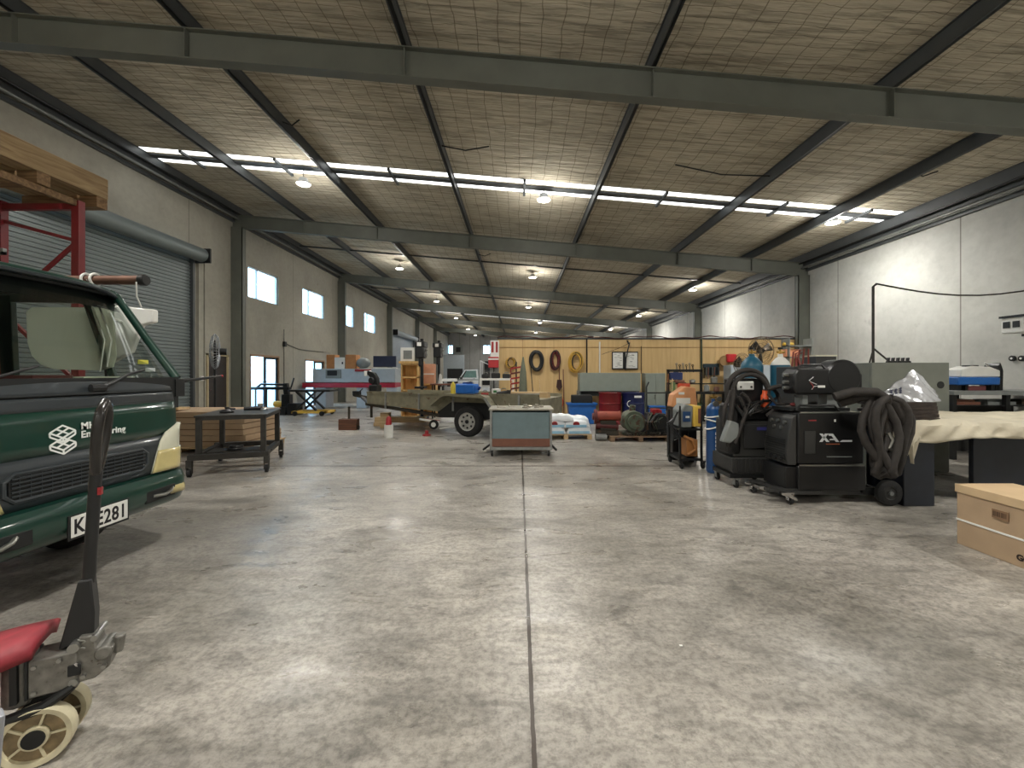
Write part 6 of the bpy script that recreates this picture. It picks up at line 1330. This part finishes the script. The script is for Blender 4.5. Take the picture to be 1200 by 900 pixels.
# --- cardboard box on the floor at the right
BX = T('cardboard_box', 'large cardboard box with a white band on the floor at right', 'box', (3.88, 2.85, 0))
MB().box(0,0.50,0,0.93,0,0.49).build('carton', m_card, BX, bev=0.005)
MB().box(-0.010,0.51,-0.01,0.94,0.455,0.527).build('lid', M('cardboard_lid',(192,166,130),0.85,var=0.06), BX, bev=0.004)
MB().box(-0.006,0.0,-0.003,0.933,0.212,0.226).box(-0.003,0.503,0.93,0.936,0.212,0.226).build('white_strap', m_white, BX)
MB().box(-0.012,-0.009,0.52,0.64,0.33,0.40).build('faded_label', M('label_smudge',(128,100,74),0.9), BX)
m_ink = M('box_ink', (40,30,24), 0.9)
bars = MB()
for k in range(9): bars.box(-0.013,-0.011,0.535+k*0.011,0.540+k*0.011+(k%3)*0.002,0.345,0.385)
bars.build('barcode_lines', M('faded_ink',(84,64,46),0.9), BX)
text('box_lettering', 'GC', 0.062, m_ink, BX, (-0.002, 0.475, 0.055), (0,-1,0), (0,0,1), 0.001, 'LEFT', 0.003)
MB().box(0.2,0.35,0.3,0.5,0.5275,0.5285).build('top_label', M('label_smudge2',(176,144,104),0.9), BX)
# small bits on the floor
tag(MB().box(-0.008,0.008,-0.006,0.006,0,0.004).build('floor_chip', m_white, None, loc=(PX(798,2.35),2.35,0.001)), 'tiny white chip lying on the open floor', 'chip')

# more leads and fittings hung about the welders
random.seed(77)
t = T('lead_tangle', 'tangle of black leads on the top of the ribbed welder', 'leads', (2.82, 5.60, 0))
for k in range(9):
    x0, x1 = random.uniform(0.0,.2), random.uniform(.3,.55); z0, z1 = random.uniform(1.05,1.25), random.uniform(1.03,1.2)
    MB().tube([(x0,0.0,z0),(x0+0.08,-0.05,z0-random.uniform(.05,.2)),((x0+x1)/2,-0.06,1.06+random.uniform(-.06,.1)),(x1,-0.02,z1)],0.012,6).build('lead', (m_black,m_hose,m_blackm)[k%3], t)
t = T('welding_gloves', 'grey and red gloves lying between the ribbed welder and the large black welding machine', 'gloves', (3.36, 5.30, 1.02)); MB().sph((0,0,0.05),0.07,(1.2,.8,.6),12,8).build('glove', M('grey_suede',(110,104,98),0.9), t); MB().sph((0.05,-0.02,0.10),0.045,(1.2,.8,.6),12,8).build('cuff', M('maroon_suede',(110,44,44),0.9), t); MB().box(-0.1,0.12,-0.06,0.06,-0.06,0.01).build('ledge', m_blackm, t)
for i, (x, z, hh_, mt, lb) in enumerate(((0.30,0.93,0.22,m_grey,'grey bench vice at the middle of the tool bench'),(0.62,0.93,0.16,m_brown,'brown tin at the right of the tool bench'),(-0.15,1.20,0.12,m_steel,'steel tin on the middle shelf of the tool rack'),(0.05,0.28,0.3,M('moss_green',(96,120,72),0.5),'green box under the tool bench'),(-0.55,0.28,0.3,m_dark,'dark box under the tool bench at the left'))):
    t = T('bench_item', lb, 'tool', (TBn.location[0]+x, 13.60, z+0.001)); MB().lathe([(0.07,0),(0.09,0.02),(0.08,hh_*.8),(0.05,hh_)],n=14).build('item_body', mt, t); MB().cyl((-0.1,0,hh_*.7),(0.1,0,hh_*.7),0.015).build('cross_bar', m_steel, t)
# ================================================================ light, camera, colour
w = bpy.data.worlds.new('World'); bpy.context.scene.world = w; w.use_nodes = True
nt = w.node_tree; bg = nt.nodes['Background']
skt = nt.nodes.new('ShaderNodeTexSky'); skt.sky_type = 'HOSEK_WILKIE'; skt.turbidity = 4.0; skt.sun_direction = (0.6, -0.3, 0.7)
mix = nt.nodes.new('ShaderNodeMix'); mix.data_type = 'RGBA'; mix.inputs[0].default_value = 0.6
nt.links.new(skt.outputs[0], mix.inputs[6]); mix.inputs[7].default_value = (0.62, 0.79, 1.0, 1)
nt.links.new(mix.outputs[2], bg.inputs['Color']); bg.inputs['Strength'].default_value = WORLD if 'WORLD' in globals() else 13.0
cam = bpy.data.cameras.new('Camera'); co = bpy.data.objects.new('Camera', cam); COL.objects.link(co)
co.location = (0, 0, H); co.rotation_euler = (R(90), 0, 0)
cam.sensor_fit = 'HORIZONTAL'; cam.sensor_width = 36; cam.lens = 36*F/1200; cam.shift_x = -8/1200; cam.shift_y = -12/1200
cam.clip_start = 0.05; cam.clip_end = 300
sc = bpy.context.scene; sc.camera = co
sc.view_settings.view_transform = 'Standard'; sc.view_settings.look = 'None'; sc.view_settings.gamma = 1; sc.view_settings.exposure = 0.0
try: sc.view_settings.use_curve_mapping = False
except Exception: pass
sc.cycles.use_denoising = True
sc.cycles.max_bounces = 10; sc.cycles.diffuse_bounces = 6; sc.cycles.sample_clamp_indirect = 6.0
try: sc.cycles.use_light_tree = True
except Exception: pass
